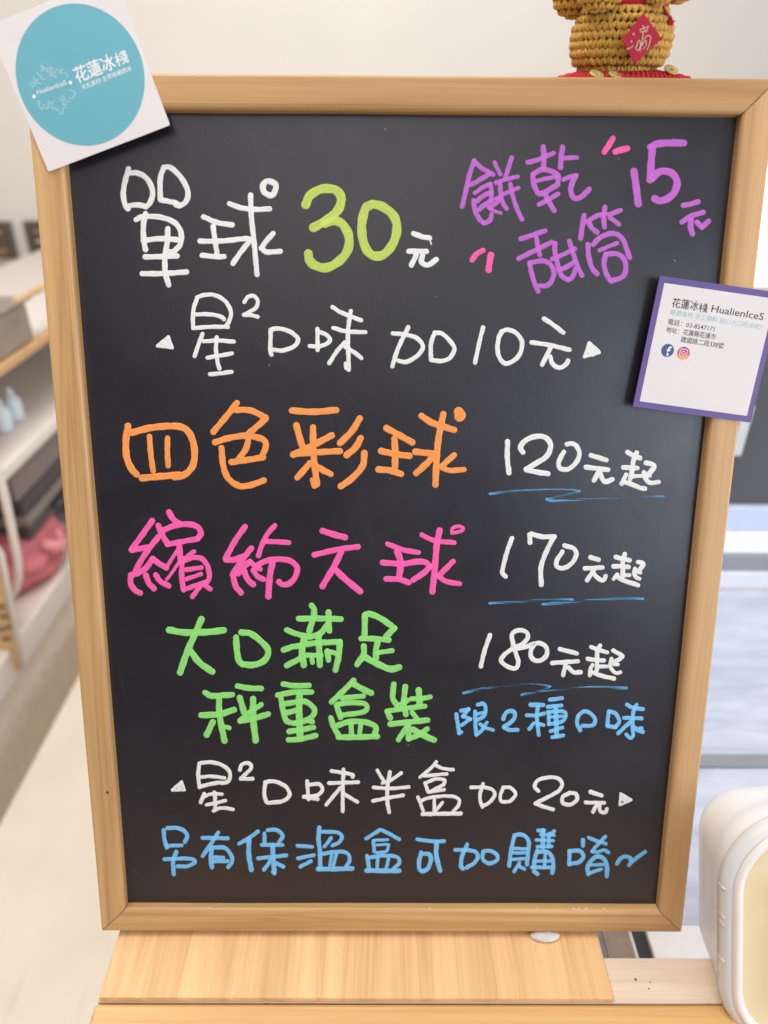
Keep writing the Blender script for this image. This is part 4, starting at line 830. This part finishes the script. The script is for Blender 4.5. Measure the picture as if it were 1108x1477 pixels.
# shelving unit on the left
def child(o, p): o.parent = p; o.matrix_parent_inverse = p.matrix_world.inverted(); return o
sh = empty('shelf_unit', (-1.0, 1.2, -.8)); tag(sh, 'white wall shelving with tan edged upper shelf on the left', 'shelves')
M_whl = plain('white_laminate', (226, 218, 212), .45, noise=.02); M_tan = wood('tan_shelf_wood', (214, 176, 130), (180, 138, 90), 21, .5, 6); M_tray = plain('dim_shelf_lining', (206, 196, 188), .7)
XE = -.75
child(box('upper_shelf', (-1.2, XE - .021, .70, 2.4, .094, .110), M_whl), sh)
child(box('shelf_edging', (XE - .02, XE, .70, 2.4, .092, .112), M_tan, bev=.003), sh)
child(box('top_rail', (XE - .018, XE, 1.16, 2.4, .198, .206), M_tan, bev=.002), sh)
child(box('lower_shelf', (-1.2, XE, .55, 2.4, -.095, -.068), M_whl, bev=.004), sh)
child(box('base_shelf', (-1.2, XE, .40, 2.0, -.470, -.395), M_whl, bev=.006), sh)
child(box('back_panel', (-1.215, -1.201, .30, 2.4, -.8, .093), M_tray), sh)
child(box('lit_filler_panel', (-.80, XE - .02, .40, 2.0, -.8, -.471), plain('lit_filler_board', (252, 238, 220), .7)), sh)  # added panel that catches the left lamp, hides floor shaded by the shelf
child(box('end_post', (-1.2, XE - .01, 2.40, 2.43, -.8, .093), M_whl, bev=.003), sh)
# steel pan on the upper shelf
M_steel = plain('brushed_steel', (176, 168, 158), .3, metal=.85, noise=.1, nscale=14)
pan = empty('steel_pan', (-.84, 1.10, .1105)); tag(pan, 'shiny stainless steel pan on the upper shelf', 'pan')
bm = box_bm(-.12, .085, -.12, .10, 0, .085, bev=.012, seg=3); bmobj('pan_body', bm, M_steel, pan)
bmobj('pan_rim', box_bm(-.13, .092, -.13, .108, .0855, .092, bev=.002), M_steel, pan)
M_bot = plain('pale_blue_plastic', (226, 242, 248), .25, noise=.03, sss=.2)
for i, (px, py, lab) in enumerate(((8, 622, 'pale blue squeeze bottle nearer to the viewer on the lower shelf'), (24, 606, 'pale blue squeeze bottle further back on the lower shelf'))):
    p = at_z(px, py, -.068); o = empty('squeeze_bottle', (p[0], p[1], -.0675)); tag(o, lab, 'bottle', 'pale bottles on the lower shelf')
    tube('bottle_body', [(0, 0, 0), (0, 0, .004), (0, 0, .045), (0, 0, .056), (0, 0, .060)], [.014, .019, .019, .012, .007], M_bot, o, n=20)
    tube('bottle_cap', [(0, 0, .0605), (0, 0, .068), (0, 0, .078)], [.009, .008, .003], M_whitep, o, n=16)
# dark crate and pink bag on the base shelf
M_char = plain('charcoal_plastic', (70, 64, 68), .5, noise=.1); M_grayp = plain('grey_brown_plastic', (128, 118, 114), .6, noise=.08)
cr = empty('storage_crate', (-.95, 1.35, -.16)); tag(cr, 'dark grey storage crate hanging below the lower shelf behind the pink bag', 'crate')
child(box('crate_body', (-1.19, XE - .02, 1.0, 1.9, -.275, -.17), M_char, bev=.008), cr); child(box('crate_lid', (-1.19, XE - .015, .98, 1.92, -.169, -.105), M_grayp, bev=.006), cr)
child(box('crate_rib', (-1.19, XE - .012, .99, 1.91, -.235, -.215), M_grayp, bev=.003), cr)
child(box('crate_handle', (XE - .0190, XE - .005, 1.12, 1.30, -.262, -.250), M_char, bev=.003), cr)
M_pinkf = plain('dusty_pink_fabric', (206, 116, 124), .8, noise=.2, nscale=14)
pb = empty('pink_bag', (-.85, 1.05, -.395)); tag(pb, 'soft dusty pink bag slumped on the base shelf', 'bag')
bm = bmesh.new(); bmesh.ops.create_icosphere(bm, subdivisions=4, radius=1)
for v in bm.verts:
    q = v.co; f = 1 + .10 * math.sin(q.x * 5 + q.z * 4) * math.cos(q.y * 6) + .05 * math.sin(q.z * 13)
    v.co = Vector((q.x * .10 * f, (abs(q.y) ** .8) * (1 if q.y > 0 else -1) * .125 * f, max(-.058, q.z * .085 * f) + .059))
bmobj('bag_cloth', bm, M_pinkf, pb, smooth=True)
tube('bag_knot', [(.09, -.03, .10), (.105, -.01, .075), (.10, .035, .06), (.085, .05, .085)], [.012, .016, .014, .008], plain('light_pink_fabric', (222, 146, 150), .8, noise=.15), pb)
bl = empty('blue_bottle', (-.80, 1.36, -.395)); tag(bl, 'tall pale blue container standing behind the pink bag', 'container')
bmobj('container_body', box_bm(-.035, .035, -.03, .05, 0, .19, bev=.01), plain('muted_blue_plastic', (150, 170, 192), .4), bl); bmobj('container_cap', box_bm(-.03, .03, -.02, .04, .1905, .215, bev=.006), M_whitep, bl)
# near left: a slatted wooden rack with a white hoop
rk = empty('wooden_rack', (-.70, .62, -.8)); tag(rk, 'pale wooden rack with small dark slots and white edging at the far left', 'rack')
M_rack = wood('pale_rack_wood', (234, 204, 152), (206, 164, 108), 31, .5, 5)
yR = .78; q0 = at_y(-30, 780, yR); q1 = at_y(34, 962, yR); q2 = at_y(-30, 1010, yR)
P = [at_y(*p, yR) for p in ((-60, 700), (4, 800), (33, 962), (0, 990), (-60, 1040))]
V = [Vector(p) for p in P] + [Vector(p) + Vector((-.02, .02, -.004)) for p in P]; n = 5
o = link('rack_panel', mesh('rack_panel', V, [tuple(range(n)), tuple(range(n, 2 * n))[::-1]] + [(i, n + i, n + (i + 1) % n, (i + 1) % n) for i in range(n)]), M_rack); child(o, rk)
o = tube('rack_edging', [Vector(P[0]) + Vector((0, -.004, .004)), Vector(P[1]) + Vector((0, -.004, .002)), Vector(P[2]) + Vector((.002, -.004, 0))], .0055, M_whl); child(o, rk)
for i, (px, py) in enumerate(((1, 875), (6, 890), (14, 905), (2, 908), (9, 922))):
    p = at_y(px, py, yR - .004); o = box('slot', (p[0] - .008, p[0] + .008, p[1] - .001, p[1] + .001, p[2] - .0025, p[2] + .0025), plain('dark_slot', (110, 82, 52), .8) if i == 0 else bpy.data.materials['dark_slot']); child(o, rk)
hp = [at_y(px, py, .84) for px, py in ((-18, 640), (-2, 680), (9, 725), (18, 768), (25, 805), (27, 830), (22, 850), (14, 862))]
tag(tube('white_hoop', hp, .0085, M_whl), 'thick white curved hoop of a chair back at the left edge', 'hoop')
# made-up bench, its cream top stands in for sunlit floor at lower left
bn = empty('made_up_bench', (-.4, .6, -.8)); tag(bn, 'made-up cream bench top in place of sunlit floor, lower left behind the stand', 'bench')
M_bench = plain('cream_bench_laminate', (240, 228, 208), .5, noise=.03, nscale=5)
t_ = NT('sunlit_floor_cream'); v_ = t_.map((1, 1, 1)); a_ = t_.ramp(t_.noise(v_, 6, 4, .6), [(.3, lin((212, 200, 184))), (.7, lin((222, 211, 196)))])
s_ = t_.ramp(t_.noise(t_.map((26, 3, 1), rot=(0, 0, .35)), 1.2, 4, .6), [(.62, (1, 1, 1)), (.72, (.80, .76, .70))]); t_.l(t_.mix(.55, a_.outputs[0], s_.outputs[0], 'MULTIPLY'), t_.b.inputs['Base Color']); t_.b.inputs['Roughness'].default_value = .5
child(box('bench_top', (-.65, .12, -.30, 1.60, -.53, -.50), t_.m, bev=.004), bn)
for x in (-.6, .07):
    for y in (-.25, 1.5): child(box('bench_leg', (x - .02, x + .02, y - .02, y + .02, -.8, -.531), M_bench), bn)

# right: service counter, window sill and bright window
ct = empty('service_counter', (.7, .5, -.8)); tag(ct, 'bluish white counter with metal edge strips behind the tub', 'counter')
ZC = -.066
t_ = NT('reflection_mottled_top'); c_ = t_.ramp(t_.noise(t_.map((3, 12, 1)), 4, 4, .6, .5), [(.3, lin((176, 186, 204))), (.7, lin((206, 213, 230)))]); t_.l(c_.outputs[0], t_.b.inputs['Base Color']); t_.b.inputs['Roughness'].default_value = .25; M_ctop = t_.m  # faint mottled reflections painted into the top's base colour
xl = .2225; yb = float(at_z(1075, 850, ZC)[1]); yf = float(at_z(990, 1335, ZC)[1]); yg = float(at_z(1040, 1108, ZC)[1])
print('counter', yb, yf, yg)
M_bright = plain('white_counter_edge', (250, 250, 250), .3)  # overexposed daylight at the counter's near end, put in as white colour
child(box('counter_top', (xl, 1.6, yf + .0005, yb, ZC - .03, ZC), M_ctop, bev=.001), ct)
child(box('counter_edge', (xl, 1.6, -.0115, yf, ZC - .03, ZC + .001), M_bright, bev=.001), ct)
child(box('metal_strip', (xl + .01, 1.6, yg, yg + .016, ZC + .0002, ZC + .004), plain('grey_metal_strip', (150, 152, 158), .4, metal=.4), bev=.001), ct)
child(box('counter_panel', (xl + .01, 1.58, .0, yb - .01, -.8, ZC - .031), M_whl), ct)
# aluminium rail left of the counter
ar = empty('aluminium_rail', (.19, .1, -.8)); tag(ar, 'grey aluminium rail post with black seal seen between board and stand', 'rail')
for x0, x1, c, nm in ((.168, .1755, (120, 122, 134), 'rail_flange'), (.1757, .1985, (150, 132, 118), 'rail_web'), (.1987, .2015, (214, 206, 200), 'rail_lip'), (.2017, .2140, (44, 44, 54), 'black_seal')):
    child(box(nm, (x0 + .008, x1 + .008, -.0120, .30, ZC - .05, ZC - (.004 if nm == 'black_seal' else 0)), plain(nm, c, .35, metal=.3, noise=.12, nscale=60), bev=.0005), ar)
# window wall: stacked sill rails, dark panel, bright pane
ww = empty('window_unit', (1.2, yb, -.8)); tag(ww, 'dark framed window with pale sill rails and bright pane at the right', 'window')
def zat(py, px=1085): return float(at_y(px, py, yb)[2])
rails = [(850, 826, (226, 230, 240), 'sill_rail'), (826, 803, (150, 152, 156), 'sill_channel'), (803, 772, (252, 254, 255), 'sill_rail'), (772, 737, (206, 216, 240), 'sill_rail')]
for i, (p0, p1, c, nm) in enumerate(rails):
    child(box(nm, (.30, 2.2, yb + .001 + .003 * i, yb + .05, zat(p0) + .0003, zat(p1) - .0003), plain('%s_%s' % (nm, 'abcd'[i]), c, .4, noise=.03), bev=.002), ww)
t_ = NT('dark_window_panel'); v_ = t_.map((1, 1, 1)); vo = t_.a('ShaderNodeTexVoronoi'); t_.l(v_, vo.inputs['Vector']); vo.inputs['Scale'].default_value = 26
sp_ = t_.ramp(vo.outputs['Distance'], [(.03, (.5, .5, .52)), (.06, (.085, .085, .09))]); t_.l(sp_.outputs[0], t_.b.inputs['Base Color']); t_.b.inputs['Roughness'].default_value = .35
child(box('lower_panel', (.30, 2.2, yb + .02, yb + .05, zat(737), zat(446, 1100)), t_.m), ww)
child(box('latch_plate', (float(at_y(1066, 640, yb)[0]), float(at_y(1082, 640, yb)[0]), yb + .012, yb + .0195, zat(664), zat(590)), plain('pale_latch', (214, 214, 214), .5), bev=.002), ww)
M_win = plain('bright_window_light', (255, 252, 255), .5, noise=0, emis=1.9)
child(box('mullion', (.30, 2.2, yb + .02, yb + .05, zat(446, 1100), zat(420, 1100)), plain('pinkish_frame', (200, 176, 172), .5)), ww)
child(box('window_pane', (float(at_y(1100, 300, yb)[0]) - .01, 2.1, yb + .03, yb + .04, zat(420, 1100), zat(240, 1104)), M_win), ww)
child(box('window_head', (.30, 2.2, yb + .02, yb + .05, zat(240, 1104), zat(215, 1104)), M_wall), ww)

# floor level becomes z = 0
for o in list(COL.objects):
    if o.parent is None: o.location.z += .8
